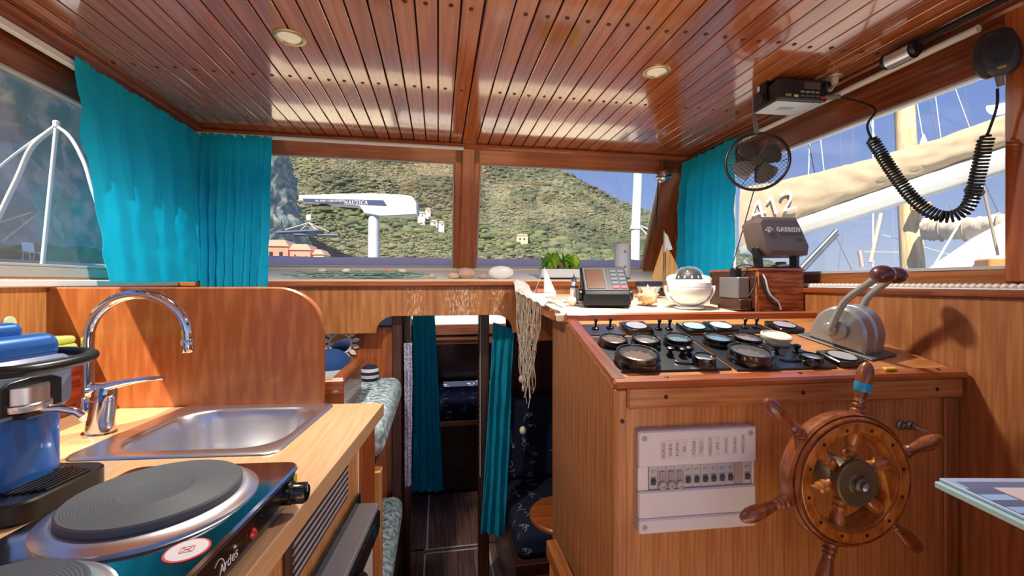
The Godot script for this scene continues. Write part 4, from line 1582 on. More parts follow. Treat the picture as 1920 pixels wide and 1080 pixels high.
	part(fb, "middle_cover", spanned(Vector3(0.268, 0.091, -0.012), Vector3(0.273, 0.1415, 0.0), 0.001), ivory)
	part(fb, "lower_cover", spanned(Vector3(0.003, 0.032, -0.016), Vector3(0.275, 0.090, 0.0), 0.003), ivory)
	part(fb, "base_cover", spanned(Vector3(0.003, 0.0, -0.018), Vector3(0.273, 0.031, 0.0), 0.003), ivory)
	st = mb()
	lathe(st, [Vector2(0, 0), Vector2(0.0062, 0), Vector2(0.0056, 0.0014), Vector2(0, 0.0016)], 16, T(Vector3.ZERO, Vector3(PI / 2, 0, 0)))
	var fs := fin(st)
	for p in [[0.016, 0.204, 0.016], [0.262, 0.206, 0.016], [0.016, 0.015, 0.018]]:
		var o := part(fb, "cover_screw", fs, M.light_grey, Vector3(p[0], p[1], p[2]))
		part(o, "screw_slot", box(Vector3(0.0075, 0.0012, 0.0006), 0.0001), M.grey, Vector3(0, 0, 0.0014), Vector3(0, 0, 0.8))
	var handle := plain(rgb(74, 88, 100), 0.4)
	for i in 12:
		var x := 0.0285 + i * 0.0199
		var body := part(fb, "breaker", spanned(Vector3(x, 0.0915, -0.010), Vector3(x + 0.0193, 0.141, 0.0), 0.0012), plain(rgb(206, 206, 202), 0.4) if i != 10 else plain(rgb(190, 172, 150), 0.5))
		var c := x + 0.0096
		if i in [1, 2, 3]:
			st = mb()
			lathe(st, [Vector2(0, 0), Vector2(0.0088, 0), Vector2(0.0088, 0.006), Vector2(0.007, 0.008), Vector2(0.004, 0.008), Vector2(0.003, 0.006), Vector2(0, 0.006)], 18, T(Vector3.ZERO, Vector3(PI / 2, 0, 0)))
			part(body, "fuse_cap", fin(st), plain(rgb(196, 188, 170), 0.4), Vector3(c, 0.1005, 0.010))
			part(body, "fuse_tab", box(Vector3(0.013, 0.018, 0.004), 0.0015), plain(rgb(176, 168, 164), 0.4), Vector3(c, 0.1215, 0.012))
		elif i != 10:
			part(body, "switch_recess", box(Vector3(0.0125, 0.018, 0.001), 0.0004), plain(rgb(168, 160, 150), 0.5), Vector3(c, 0.110, 0.0103))
			part(body, "switch_lever", box(Vector3(0.009, 0.013, 0.008), 0.0015), handle, Vector3(c, 0.1085, 0.0125), Vector3(0.35, 0, 0))
			st = mb()
			cbox(st, Vector3(0.010, 0.0016, 0.0004), 0.0001, T(Vector3(c, 0.132, 0.0103)))
			cbox(st, Vector3(0.007, 0.0012, 0.0004), 0.0001, T(Vector3(c - 0.001, 0.1285, 0.0103)))
			part(body, "printed_mark", fin(st), plain(rgb(110, 170, 150), 0.5))
	var words := ["BORDO", "VERDE", "POPPA", "WC", "FONDA", "FRIGO", "VERRICELLO", "VHF", "STRUMEN.", "DISPONIB.", "PROIETTORI"]
	for i in words.size():
		var x: float = [0.058, 0.074, 0.090, 0.106, 0.128, 0.145, 0.166, 0.183, 0.203, 0.224, 0.243][i]
		var lb := part(fb, "label_strip", box(Vector3(0.013, 0.043, 0.0006), 0.0001), M.white, Vector3(x, 0.176 + i * 0.0006, 0.0163))
		letters(lb, "lettering", words[i], 0.0052 if words[i].length() > 7 else 0.0068, plain(rgb(96, 96, 104), 0.6), Vector3(0.0004, 0.001, 0.0004), Basis.from_euler(Vector3(0, 0, PI / 2)), 0.0003)
	# ignition studs
	var ig := thing("ignition_switch", "pair of small chrome ignition studs on the console right of the wheel", "switch", K(0.705, 0.914, 0.003), kr)
	for q in [[0.0, 0.0], [0.026, -0.002]]:
		st = mb()
		lathe(st, [Vector2(0, 0), Vector2(0.011, 0), Vector2(0.011, 0.003), Vector2(0.007, 0.006), Vector2(0.007, 0.012), Vector2(0.004, 0.014), Vector2(0, 0.014)], 16, T(Vector3(q[0], q[1], 0), Vector3(PI / 2, 0, 0)))
		part(ig, "stud", fin(st), M.dull_metal)
	part(ig, "key", tubed([Vector3(0.026, -0.002, 0.012), Vector3(0.04, -0.006, 0.03)], 0.003, 6), M.dull_metal)
	# steering wheel
	build_wheel()
	# engine control
	var th := thing("throttle", "grey metal twin lever engine control with maroon knobs", "engine control", dash(0.715, 0.165, 0.0), (Basis.from_euler(Vector3(0, -CT, 0)) * Basis.from_euler(Vector3(SL, 0, 0)) * Basis.from_euler(Vector3(0, 0.28, 0))).get_euler())
	var worn := mottled(91, 0.04, [rgb(152, 154, 152), rgb(168, 170, 168), rgb(182, 182, 178)], 14.0, 0.36)
	worn.metallic = 0.5
	var dsh := PackedVector2Array([Vector2(-0.071, 0.004), Vector2(0.071, 0.004)])
	for i in 15:
		var a := PI * i / 14
		dsh.append(Vector2(0.069 * cos(a), 0.028 + 0.084 * sin(a)))
	st = mb()
	prism(st, dsh, 0.044, 0.006, Transform3D(Basis(Vector3(0, 0, -1), Vector3.UP, Vector3(1, 0, 0)), Vector3(-0.021, 0, 0)))
	part(th, "housing_half", fin(st), worn)
	st = mb()
	prism(st, dsh, 0.044, 0.006, Transform3D(Basis(Vector3(0, 0, -1), Vector3.UP, Vector3(1, 0, 0)), Vector3(0.025, 0, 0)))
	part(th, "housing_half", fin(st), worn)
	st = mb()
	cbox(st, Vector3(0.11, 0.005, 0.19), 0.002, T(Vector3(0.002, 0.0028, 0)))
	part(th, "foot_plate", fin(st), plain(rgb(110, 110, 106), 0.6, 0.3))
	st = mb()
	disc(st, 0.026, 0.012, 24, T(Vector3(-0.042, 0.05, 0.0), Vector3(0, 0, PI / 2)), 0.003)
	disc(st, 0.017, 0.022, 24, T(Vector3(-0.042, 0.05, -0.012), Vector3(0, 0, PI / 2)), 0.003)
	part(th, "pivot_boss", fin(st), worn)
	var maroon := gloss(rgb(92, 42, 44), 0.35, 0.6, 0.1)
	var kn := [Vector3(-0.078, 0.222, 0.085), Vector3(0.035, 0.207, 0.060)]
	var base := [Vector3(-0.060, 0.05, -0.008), Vector3(0.055, 0.05, -0.008)]
	for k in 2:
		var tip: Vector3 = kn[k]
		var b: Vector3 = base[k]
		var pts := smooth_path([b, b.lerp(tip, 0.35) + Vector3(0, 0.02, -0.012), b.lerp(tip, 0.7) + Vector3(0, 0.012, -0.006), tip], 5)
		var lv := part(th, "lever", tubed(pts, 0.0088, 10), worn)
		st = mb()
		ellip(st, Vector3(0.027, 0.021, 0.024), T(tip), 20, 14)
		part(lv, "knob", fin(st), maroon)
	# step board at the foot of the console
	var ledge := thing("side_rail", "pale wooden rail along the aisle side of the helm console", "rail", V(0.338, 0.0, 0.99))
	part(ledge, "top_rail", box(Vector3(0.034, 0.05, 0.50), 0.004), M.teak_z, Vector3(0, 0.447, 0))
	part(ledge, "leg", box(Vector3(0.03, 0.42, 0.04), 0.003), M.teak_y, Vector3(0, 0.2105, -0.2))
	part(ledge, "leg", box(Vector3(0.03, 0.42, 0.04), 0.003), M.teak_y, Vector3(0, 0.2105, 0.2))


func build_wheel() -> void:
	var w := thing("steering_wheel", "varnished wooden ship's wheel with six turned spokes and a bronze hub", "steering wheel", K(0.445, 0.857, -0.115), Vector3(0, -CT, 0))
	var honey := wood(95, [rgb(150, 82, 26), rgb(180, 106, 40), rgb(200, 128, 58)], 1, 0.35, 0.9, 0.06, 10.0, 4.0)
	var brown := wood(96, [rgb(104, 50, 18), rgb(134, 70, 28), rgb(158, 90, 42)], 1, 0.35, 0.9, 0.06, 10.0, 4.0)
	var axle := T(Vector3.ZERO, Vector3(PI / 2, 0, 0))   # local y of a turned shape towards the helmsman
	var st := mb()
	lathe(st, [Vector2(0.093, -0.024), Vector2(0.118, -0.028), Vector2(0.129, -0.024), Vector2(0.134, -0.012), Vector2(0.134, 0.006), Vector2(0.1305, 0.012), Vector2(0.1275, 0.010), Vector2(0.1275, 0.014), Vector2(0.1245, 0.019), Vector2(0.1215, 0.019), Vector2(0.1205, 0.016), Vector2(0.118, 0.0165)], 64, axle, 28.0)
	part(w, "outer_rim", fin(st), brown)
	st = mb()
	lathe(st, [Vector2(0.119, 0.014), Vector2(0.1185, 0.0205), Vector2(0.117, 0.0215), Vector2(0.100, 0.0215), Vector2(0.0985, 0.0205), Vector2(0.0975, 0.016), Vector2(0.0945, 0.016), Vector2(0.0935, 0.013), Vector2(0.093, -0.024)], 64, axle, 28.0)
	part(w, "face_ring", fin(st), honey)
	st = mb()
	disc(st, 0.0035, 0.0006, 10, axle)
	var peg := fin(st)
	for i in 12:
		var a := TAU * (i + 0.4) / 12
		part(w, "rim_peg", peg, M.screw, Vector3(0.106 * cos(a), 0.106 * sin(a), 0.0214))
	# spokes and handles
	var sp := turned([Vector2(0, 0.035), Vector2(0.010, 0.036), Vector2(0.009, 0.042), Vector2(0.0125, 0.046), Vector2(0.0125, 0.051), Vector2(0.009, 0.054), Vector2(0.0125, 0.058), Vector2(0.0125, 0.063), Vector2(0.0095, 0.067), Vector2(0.011, 0.072), Vector2(0.0135, 0.080), Vector2(0.0145, 0.095), Vector2(0, 0.097)], 18, 25.0)
	var hd := turned([Vector2(0, 0.132), Vector2(0.0135, 0.132), Vector2(0.0135, 0.138), Vector2(0.0095, 0.142), Vector2(0.0125, 0.146), Vector2(0.0125, 0.149), Vector2(0.0095, 0.152), Vector2(0.0115, 0.156), Vector2(0.009, 0.162), Vector2(0.0105, 0.172), Vector2(0.0138, 0.192), Vector2(0.0148, 0.206), Vector2(0.0138, 0.220), Vector2(0.010, 0.231), Vector2(0.005, 0.2365), Vector2(0, 0.2375)], 20, 30.0)
	for i in 6:
		var a := -0.225 + TAU * i / 6
		part(w, "spoke", sp, honey, Vector3(0, 0, -0.004), Vector3(0, 0, a))
		var h := part(w, "handle", hd, brown, Vector3(0, 0, -0.006), Vector3(0, 0, a))
		if i == 0:
			st = mb()
			lathe(st, [Vector2(0.0125, 0.176), Vector2(0.0135, 0.178), Vector2(0.0152, 0.192), Vector2(0.0152, 0.194), Vector2(0.013, 0.194)], 20)
			part(h, "blue_tape", fin(st), plain(rgb(30, 150, 200), 0.4))
	var bronze := plain(rgb(118, 106, 82), 0.4, 0.45)
	st = mb()
	lathe(st, [Vector2(0, -0.055), Vector2(0.033, -0.055), Vector2(0.033, 0.012), Vector2(0.044, 0.014), Vector2(0.0455, 0.017), Vector2(0.0455, 0.023), Vector2(0.043, 0.026), Vector2(0.037, 0.0255), Vector2(0.035, 0.0245), Vector2(0.021, 0.0245), Vector2(0.019, 0.027), Vector2(0.0, 0.027)], 40, axle, 30.0)
	part(w, "hub", fin(st), bronze)
	st = mb()
	lathe(st, [Vector2(0, 0.026), Vector2(0.015, 0.026), Vector2(0.015, 0.034), Vector2(0.010, 0.036), Vector2(0.009, 0.042), Vector2(0.005, 0.046), Vector2(0, 0.047)], 20, axle)
	part(w, "hub_nut", fin(st), M.dull_metal)
	st = mb()
	disc(st, 0.022, 0.065, 20, T(Vector3(0, 0, -0.117), Vector3(PI / 2, 0, 0)))
	part(w, "axle", fin(st), M.dark_y)


# ---------------------------------------------------------------- curtains, ceiling fittings and the things on the shelves
func build_fittings() -> void:
	# curtains at the windows
	var grp := "teal curtains"
	solo("curtain", "broad teal curtain drawn across the forward part of the port window", "curtain", curtain(V(-0.985, 1.872, 1.345), V(-0.985, 1.872, 1.955), V(-0.985, 1.252, 1.46), V(-0.955, 1.252, 1.975), 5.0, 0.010, 11, 0.0016, 0.003), M.teal, Vector3.ZERO, Vector3.ZERO, grp)
	solo("curtain", "gathered teal curtain at the port end of the windscreen", "curtain", curtain(V(-0.972, 1.872, 1.945), V(-0.70, 1.872, 1.945), V(-0.93, 1.212, 1.85), V(-0.69, 1.212, 1.86), 8.0, 0.012, 12, 0.0016, 0.006), M.teal, Vector3.ZERO, Vector3.ZERO, grp)
	solo("curtain", "teal curtain gathered in the starboard corner behind the fan", "curtain", curtain(V(1.245, 1.866, 1.60), V(1.245, 1.866, 1.985), V(1.235, 1.262, 1.62), V(1.245, 1.262, 2.02), 6.0, 0.018, 13, 0.0016, 0.006), M.teal, Vector3.ZERO, Vector3.ZERO, grp)
	var st := mb()
	# recessed ceiling lights
	var bulb := plain(rgb(226, 222, 208), 0.3)
	bulb.emission_enabled = true
	bulb.emission = rgb(255, 236, 200)
	bulb.emission_energy_multiplier = 0.06
	for k in 2:
		var x: float = [-0.388, 0.661][k]
		var dl := thing("ceiling_light", ["round recessed ceiling light on the port side", "round recessed ceiling light on the starboard side"][k], "ceiling light", V(x, 1.9, 1.2), Vector3.ZERO, "recessed ceiling lights")
		part(dl, "ring", turned([Vector2(0.028, -0.001), Vector2(0.031, -0.0045), Vector2(0.037, -0.005), Vector2(0.0405, -0.003), Vector2(0.041, 0.0), Vector2(0.028, 0.0)], 36), plain(rgb(196, 176, 130), 0.3, 0.8))
		part(dl, "lens", turned([Vector2(0, -0.0035), Vector2(0.018, -0.003), Vector2(0.028, -0.001), Vector2(0.028, 0.0), Vector2(0, 0.0)], 28), bulb)
		var sp := SpotLight3D.new()
		sp.name = "ceiling_spot"
		sp.light_color = rgb(255, 248, 236)
		sp.light_energy = 0.7
		sp.light_size = 0.03
		sp.spot_angle = 80.0
		sp.spot_range = 6.0
		sp.spot_attenuation = 2.0
		sp.shadow_enabled = true
		dl.add_child(sp)
		sp.position = Vector3(0, -0.01, 0)
		sp.rotation = Vector3(-PI / 2, 0, 0)
	# marine radio under the ceiling
	var ra := thing("marine_radio", "black marine radio hung in a bracket under the ceiling", "radio", V(1.127, 1.822, 1.157), Vector3(0, -0.05, 0))
	st = mb()
	rbox(st, Vector3(0.165, 0.062, 0.105), 0.005, 3, T(Vector3(0, 0.033, -0.0535)))
	part(ra, "case", fin(st), M.black)
	st = mb()
	rbox(st, Vector3(0.172, 0.066, 0.018), 0.007, 3, T(Vector3(0, 0.034, 0.006)))
	var fp := part(ra, "front_panel", fin(st), plain(rgb(34, 34, 38), 0.45))
	part(fp, "display", box(Vector3(0.056, 0.021, 0.002), 0.001), plain(rgb(96, 82, 78), 0.25), Vector3(0.030, 0.046, 0.0155))
	for r in 2:
		for i in 4:
			part(fp, "key", box(Vector3(0.013, 0.006, 0.003), 0.001), plain(rgb(150, 150, 152), 0.5) if r == 0 else plain(rgb(92, 92, 96), 0.5), Vector3(-0.004 + i * 0.0175, 0.026 - r * 0.012, 0.0155))
	part(fp, "yellow_key", box(Vector3(0.015, 0.007, 0.003), 0.001), plain(rgb(206, 206, 130), 0.5), Vector3(-0.026, 0.012, 0.0155))
	part(fp, "red_key", box(Vector3(0.013, 0.008, 0.004), 0.001), plain(rgb(190, 40, 62), 0.5), Vector3(0.066, 0.010, 0.0155))
	letters(fp, "lettering", "VHF", 0.008, plain(rgb(196, 196, 110), 0.5), Vector3(-0.052, 0.013, 0.0152), Basis(), 0.0006, "Droid Sans", true)
	st = mb()
	lathe(st, [Vector2(0, 0), Vector2(0.011, 0), Vector2(0.010, 0.014), Vector2(0.008, 0.016), Vector2(0, 0.016)], 18, T(Vector3(0.073, 0.046, 0.015), Vector3(PI / 2, 0, 0)))
	part(fp, "dial_knob", fin(st), M.black)
	part(ra, "metal_underside", box(Vector3(0.158, 0.002, 0.10), 0.0005), plain(rgb(190, 190, 192), 0.4, 0.3), Vector3(0, 0.0008, -0.052))
	part(ra, "rating_label", box(Vector3(0.05, 0.0006, 0.022), 0.0001), plain(rgb(150, 150, 156), 0.5), Vector3(-0.008, -0.0004, -0.05))
	st = mb()
	cbox(st, Vector3(0.004, 0.058, 0.03), 0.001, T(Vector3(-0.087, 0.048, -0.05)))
	cbox(st, Vector3(0.004, 0.058, 0.03), 0.001, T(Vector3(0.087, 0.048, -0.05)))
	cbox(st, Vector3(0.178, 0.004, 0.03), 0.001, T(Vector3(0, 0.0755, -0.05)))
	part(ra, "bracket", fin(st), M.black_matt)
	for s in [-1, 1]:
		st = mb()
		disc(st, 0.012, 0.010, 16, T(Vector3(s * 0.089, 0.028, -0.05), Vector3(0, 0, -s * PI / 2)), 0.002)
		part(ra, "bracket_knob", fin(st), M.black)
	# plug at the right front corner where the coiled cord leaves
	part(ra, "cord_plug", tubed([Vector3(0.075, 0.014, 0.008), Vector3(0.095, 0.012, 0.02), Vector3(0.115, 0.012, 0.026)], [0.007, 0.0085, 0.006], 12), M.grey)
	# ceiling socket next to the radio
	var so := thing("ceiling_socket", "small pale ceiling fitting with a short white cable beside the radio", "socket", V(1.232, 1.9, 1.136))
	part(so, "flange", turned([Vector2(0, -0.004), Vector2(0.021, -0.004), Vector2(0.024, 0.0), Vector2(0, 0.0)], 20), plain(rgb(188, 176, 150), 0.4, 0.4))
	part(so, "collar", turned([Vector2(0, -0.022), Vector2(0.010, -0.022), Vector2(0.012, -0.012), Vector2(0.012, -0.004), Vector2(0, -0.004)], 16), plain(rgb(206, 200, 184), 0.4))
	part(so, "cable", tubed([Vector3(0, -0.02, 0), Vector3(-0.004, -0.034, 0.002), Vector3(-0.016, -0.046, 0.006), Vector3(-0.026, -0.05, 0.008)], 0.0022, 6), M.white)
	# microphone with its coiled cord
	var mic := thing("radio_microphone", "black handheld radio microphone hanging on the starboard post", "microphone", V(1.252, 1.772, 0.755), Vector3(0.1, -0.62, 0.12))
	var body := []
	for j in 13:
		var t := j / 12.0
		var hw := 0.034 * (0.72 + 0.42 * sin(PI * pow(t, 0.85))) * (1.0 if j not in [0, 12] else 0.8)
		var hd := 0.017 * (0.85 + 0.25 * sin(PI * t)) * (1.0 if j not in [0, 12] else 0.7)
		var row := PackedVector3Array()
		for k in 20:
			var a := TAU * k / 20
			row.append(Vector3(hw * signf(cos(a)) * pow(absf(cos(a)), 0.6), -0.052 + 0.102 * t, hd * signf(sin(a)) * pow(absf(sin(a)), 0.6)))
		body.append(row)
	st = mb()
	skin(st, body)
	part(mic, "shell", fin(st), plain(rgb(30, 31, 36), 0.45))
	for i in 11:
		var y := 0.034 - i * 0.0058
		var hw := 0.024 * sqrt(maxf(0.05, 1.0 - pow((i - 4.5) / 6.5, 2)))
		part(mic, "grille_bar", box(Vector3(hw * 2, 0.0024, 0.0024), 0.0006), M.black_matt, Vector3(-0.002, y, 0.0205))
	part(mic, "badge", box(Vector3(0.016, 0.006, 0.002), 0.001), plain(rgb(140, 128, 84), 0.4), Vector3(-0.002, -0.036, 0.0175))
	part(mic, "cord_sleeve", tubed([Vector3(0, -0.05, 0), Vector3(0.001, -0.075, 0)], [0.0078, 0.006], 12), M.grey)
	st = mb()
	cbox(st, Vector3(0.022, 0.03, 0.016), 0.003, T(Vector3(0.008, 0.01, -0.024)))
	part(mic, "hang_up_clip", fin(st), M.black)
	# coiled cord: straight lead, helix, straight lead
	var path := smooth_path([V(1.243, 1.832, 1.126), V(1.262, 1.80, 1.08), V(1.222, 1.74, 1.0), V(1.152, 1.672, 0.965), V(1.165, 1.58, 0.932), V(1.185, 1.49, 0.895), V(1.20, 1.435, 0.862), V(1.215, 1.412, 0.835), V(1.232, 1.414, 0.815), V(1.246, 1.44, 0.80), V(1.252, 1.51, 0.788), V(1.254, 1.58, 0.776), V(1.258, 1.63, 0.764), V(1.257, 1.66, 0.757), V(1.254, 1.692, 0.755)], 24)
	var n := path.size()
	var len := [0.0]
	for i in range(1, n):
		len.append(len[i - 1] + path[i].distance_to(path[i - 1]))
	var total: float = len[n - 1]
	var s0 := 0.34
	var s1 := 0.89
	var pts := []
	var turns := 62.0
	var steps := 1100
	for i in steps + 1:
		var s := float(i) / steps * total
		var k := 0
		# find the segment
		var lo := 0
		var hi := n - 1
		while hi - lo > 1:
			k = (lo + hi) / 2
			if len[k] <= s:
				lo = k
			else:
				hi = k
		var w: float = (s - len[lo]) / maxf(1e-6, len[hi] - len[lo])
		var p: Vector3 = path[lo].lerp(path[hi], w)
		var d: Vector3 = (path[hi] - path[lo]).normalized()
		var u := s / total
		var e := clampf(minf((u - s0), (s1 - u)) / 0.012, 0.0, 1.0)
		var side := d.cross(Vector3(0.6, 0, -0.8)).normalized()
		var up := d.cross(side)
		var ph := TAU * turns * (u - s0) / (s1 - s0)
		pts.append(p + (side * cos(ph) + up * sin(ph)) * 0.0125 * e)
	solo("coiled_cord", "black coiled microphone cord looping below the radio", "cord", tubed(pts, 0.0029, 6), M.black_matt)
	# gooseneck chart lamp
	var gl := thing("chart_lamp", "black gooseneck chart lamp stowed along the ceiling edge", "lamp", V(1.232, 1.866, 0.94))
	st = mb()
	disc(st, 0.021, 0.085, 24, T(Vector3(0.0, 0, -0.045), Vector3(PI / 2, 0, 0)), 0.004)
	part(gl, "lamp_head", fin(st), M.black)
	st = mb()
	lathe(st, [Vector2(0.0215, 0.0), Vector2(0.0225, 0.0), Vector2(0.0225, 0.06), Vector2(0.0215, 0.06)], 24, T(Vector3(0.0, -0.003, -0.03), Vector3(PI / 2, 0, 0)))
	part(gl, "steel_collar", fin(st), M.steel)
	var gn := []
	var gr := []
	for i in 90:
		gn.append(Vector3(0.004, 0.012, 0.03 + i * 0.006))
		gr.append(0.0085 if i % 2 == 0 else 0.0072)
	part(gl, "gooseneck", tubed(gn, gr, 10), M.black_matt)
	# cabin fan
	var fan := thing("fan", "small black cabin fan in a round wire cage hanging from the ceiling", "fan", V(1.094, 1.672, 1.30), Vector3(0, -0.55, 0))
	st = mb()
	ring(st, 0.098, 0.005, 48, 8, T(Vector3.ZERO, Vector3(PI / 2, 0, 0)))
	part(fan, "rim", fin(st), M.black)
	st = mb()
	var wire := 18
	for d in [-1, 1]:
		for i in range(-9, 10):
			var c := i * 0.0102
			var h := sqrt(maxf(0.0, 0.098 * 0.098 - c * c))
			var seg := []
			for k in 7:
				var q := -h + 2 * h * k / 6
				var a: float = d * PI / 4
				var x := c * cos(a) - q * sin(a)
				var y := c * sin(a) + q * cos(a)
				seg.append(Vector3(x, y, 0.022 * (1.0 - (x * x + y * y) / 0.0097)))
			tube(st, seg, 0.0007, 4)
	part(fan, "wire_cage", fin(st), plain(rgb(60, 56, 54), 0.4, 0.6))
	var blade := PackedVector2Array()
	for i in 13:
		var a := -0.62 + 1.24 * i / 12
		blade.append(Vector2(sin(a), cos(a)) * 0.078 * (1.0 - 0.12 * pow(absf(a) / 0.62, 4)))
	blade.append(Vector2(0.014, 0.008))
	blade.append(Vector2(-0.014, 0.008))
	st = mb()
	prism(st, blade, 0.003, 0.001, T(Vector3.ZERO, Vector3(0, 0.35, 0)))
	var bl := fin(st)
	var dk := plain(rgb(54, 44, 40), 0.5)
	for i in 4:
		part(fan, "blade", bl, dk, Vector3(0, 0, 0.002), Vector3(0, 0, TAU * i / 4 + 0.5))
	st = mb()
	disc(st, 0.018, 0.014, 20, T(Vector3(0, 0, -0.004), Vector3(PI / 2, 0, 0)), 0.003)
	part(fan, "hub", fin(st), dk)
	st = mb()
	disc(st, 0.028, 0.05, 20, T(Vector3(0, 0, -0.056), Vector3(PI / 2, 0, 0)), 0.006)
	part(fan, "motor", fin(st), M.black)
	st = mb()
	for i in 6:
		var a := TAU * i / 6
		tube(st, [Vector3(0.026 * cos(a), 0.026 * sin(a), -0.045), Vector3(0.07 * cos(a), 0.07 * sin(a), -0.028), Vector3(0.098 * cos(a), 0.098 * sin(a), 0)], 0.0012, 5)
	part(fan, "rear_guard", fin(st), M.black)
	st = mb()
	tube(st, [Vector3(0, 0.096, 0), Vector3(-0.004, 0.13, -0.004), Vector3(-0.006, 0.165, -0.006), Vector3(-0.006, 0.228, -0.006)], 0.0075, 8)
	part(fan, "stem", fin(st), M.grey)
	solo("fan_cable", "thin black cable running from the fan down to the socket box", "cable", tubed(smooth_path([V(1.10, 1.58, 1.32), V(1.085, 1.46, 1.35), V(1.06, 1.36, 1.36), V(1.034, 1.30, 1.355)], 6), 0.0018, 6), M.black)
	# chrome spot lamp on the windscreen frame
	var spot := thing("reading_lamp", "small chrome dome lamp on the starboard corner of the windscreen frame", "lamp", V(1.135, 1.815, 2.0))
	st = mb()
	ellip(st, Vector3(0.036, 0.036, 0.036), T(Vector3(0, -0.02, 0.01)), 24, 16)
	part(spot, "dome", fin(st), M.chrome)
	st = mb()
	ring(st, 0.036, 0.004, 32, 8, T(Vector3(0, -0.02, 0.01), Vector3(0.2, 0, 0.2)))
	part(spot, "brass_band", fin(st), M.brass)
	part(spot, "stalk", tubed([Vector3(0, 0.01, 0.006), Vector3(0, 0.035, 0.0), Vector3(0, 0.06, -0.004)], [0.012, 0.008, 0.016], 12), M.brass)
	part(spot, "cable", tubed(smooth_path([Vector3(-0.03, -0.03, 0.01), Vector3(-0.04, -0.16, 0.02), Vector3(-0.06, -0.32, 0.03)], 6), 0.003, 6), M.black)
	# booklet on the chart table
	var ct := thing("chart_table", "dark wooden chart table cabinet at the starboard side behind the wheel", "table", V(0.99, 0.0, 0.22))
	part(ct, "cabinet", box(Vector3(0.46, 0.955, 0.28), 0.004), M.dark_y, Vector3(0.0, 0.4785, 0))
	part(ct, "table_top", box(Vector3(0.48, 0.02, 0.30), 0.004), M.dark_x, Vector3(0.0, 0.969, 0))
	var bk := thing("harbour_guide", "glossy booklet with blue striped border overhanging the chart table", "booklet", V(0.652, 0.9795, 0.452), Vector3(0, -0.18, 0))
	part(bk, "page_block", spanned(Vector3(-0.006, 0.0, -0.30), Vector3(0.24, 0.008, 0.0), 0.001), plain(rgb(176, 216, 216), 0.5))
	part(bk, "cover", spanned(Vector3(0.0, 0.0085, -0.30), Vector3(0.245, 0.0125, 0.0), 0.001), gloss(rgb(182, 206, 236), 0.35, 0.4))
	part(bk, "grey_band", spanned(Vector3(0.01, 0.0126, -0.30), Vector3(0.245, 0.0129, -0.012), 0.0001), plain(rgb(110, 122, 150), 0.4))
	part(bk, "title_field", spanned(Vector3(0.04, 0.013, -0.30), Vector3(0.245, 0.0133, -0.028), 0.0001), gloss(rgb(232, 222, 216), 0.35, 0.4))
	part(bk, "photo_field", spanned(Vector3(0.085, 0.0134, -0.22), Vector3(0.245, 0.0137, -0.04), 0.0001), mottled(66, 0.03, [rgb(90, 86, 96), rgb(140, 128, 124), rgb(170, 156, 140)], 9.0, 0.35))
	for i in 9:
		part(bk, "border_block", spanned(Vector3(0.003, 0.013, -0.045 - i * 0.028), Vector3(0.036, 0.0134, -0.031 - i * 0.028), 0.0001), plain(rgb(104, 112, 142) if true else Color.WHITE, 0.4))
		part(bk, "border_block", spanned(Vector3(0.003, 0.013, -0.059 - i * 0.028), Vector3(0.036, 0.0134, -0.0455 - i * 0.028), 0.0001), plain(rgb(160, 204, 240), 0.4))


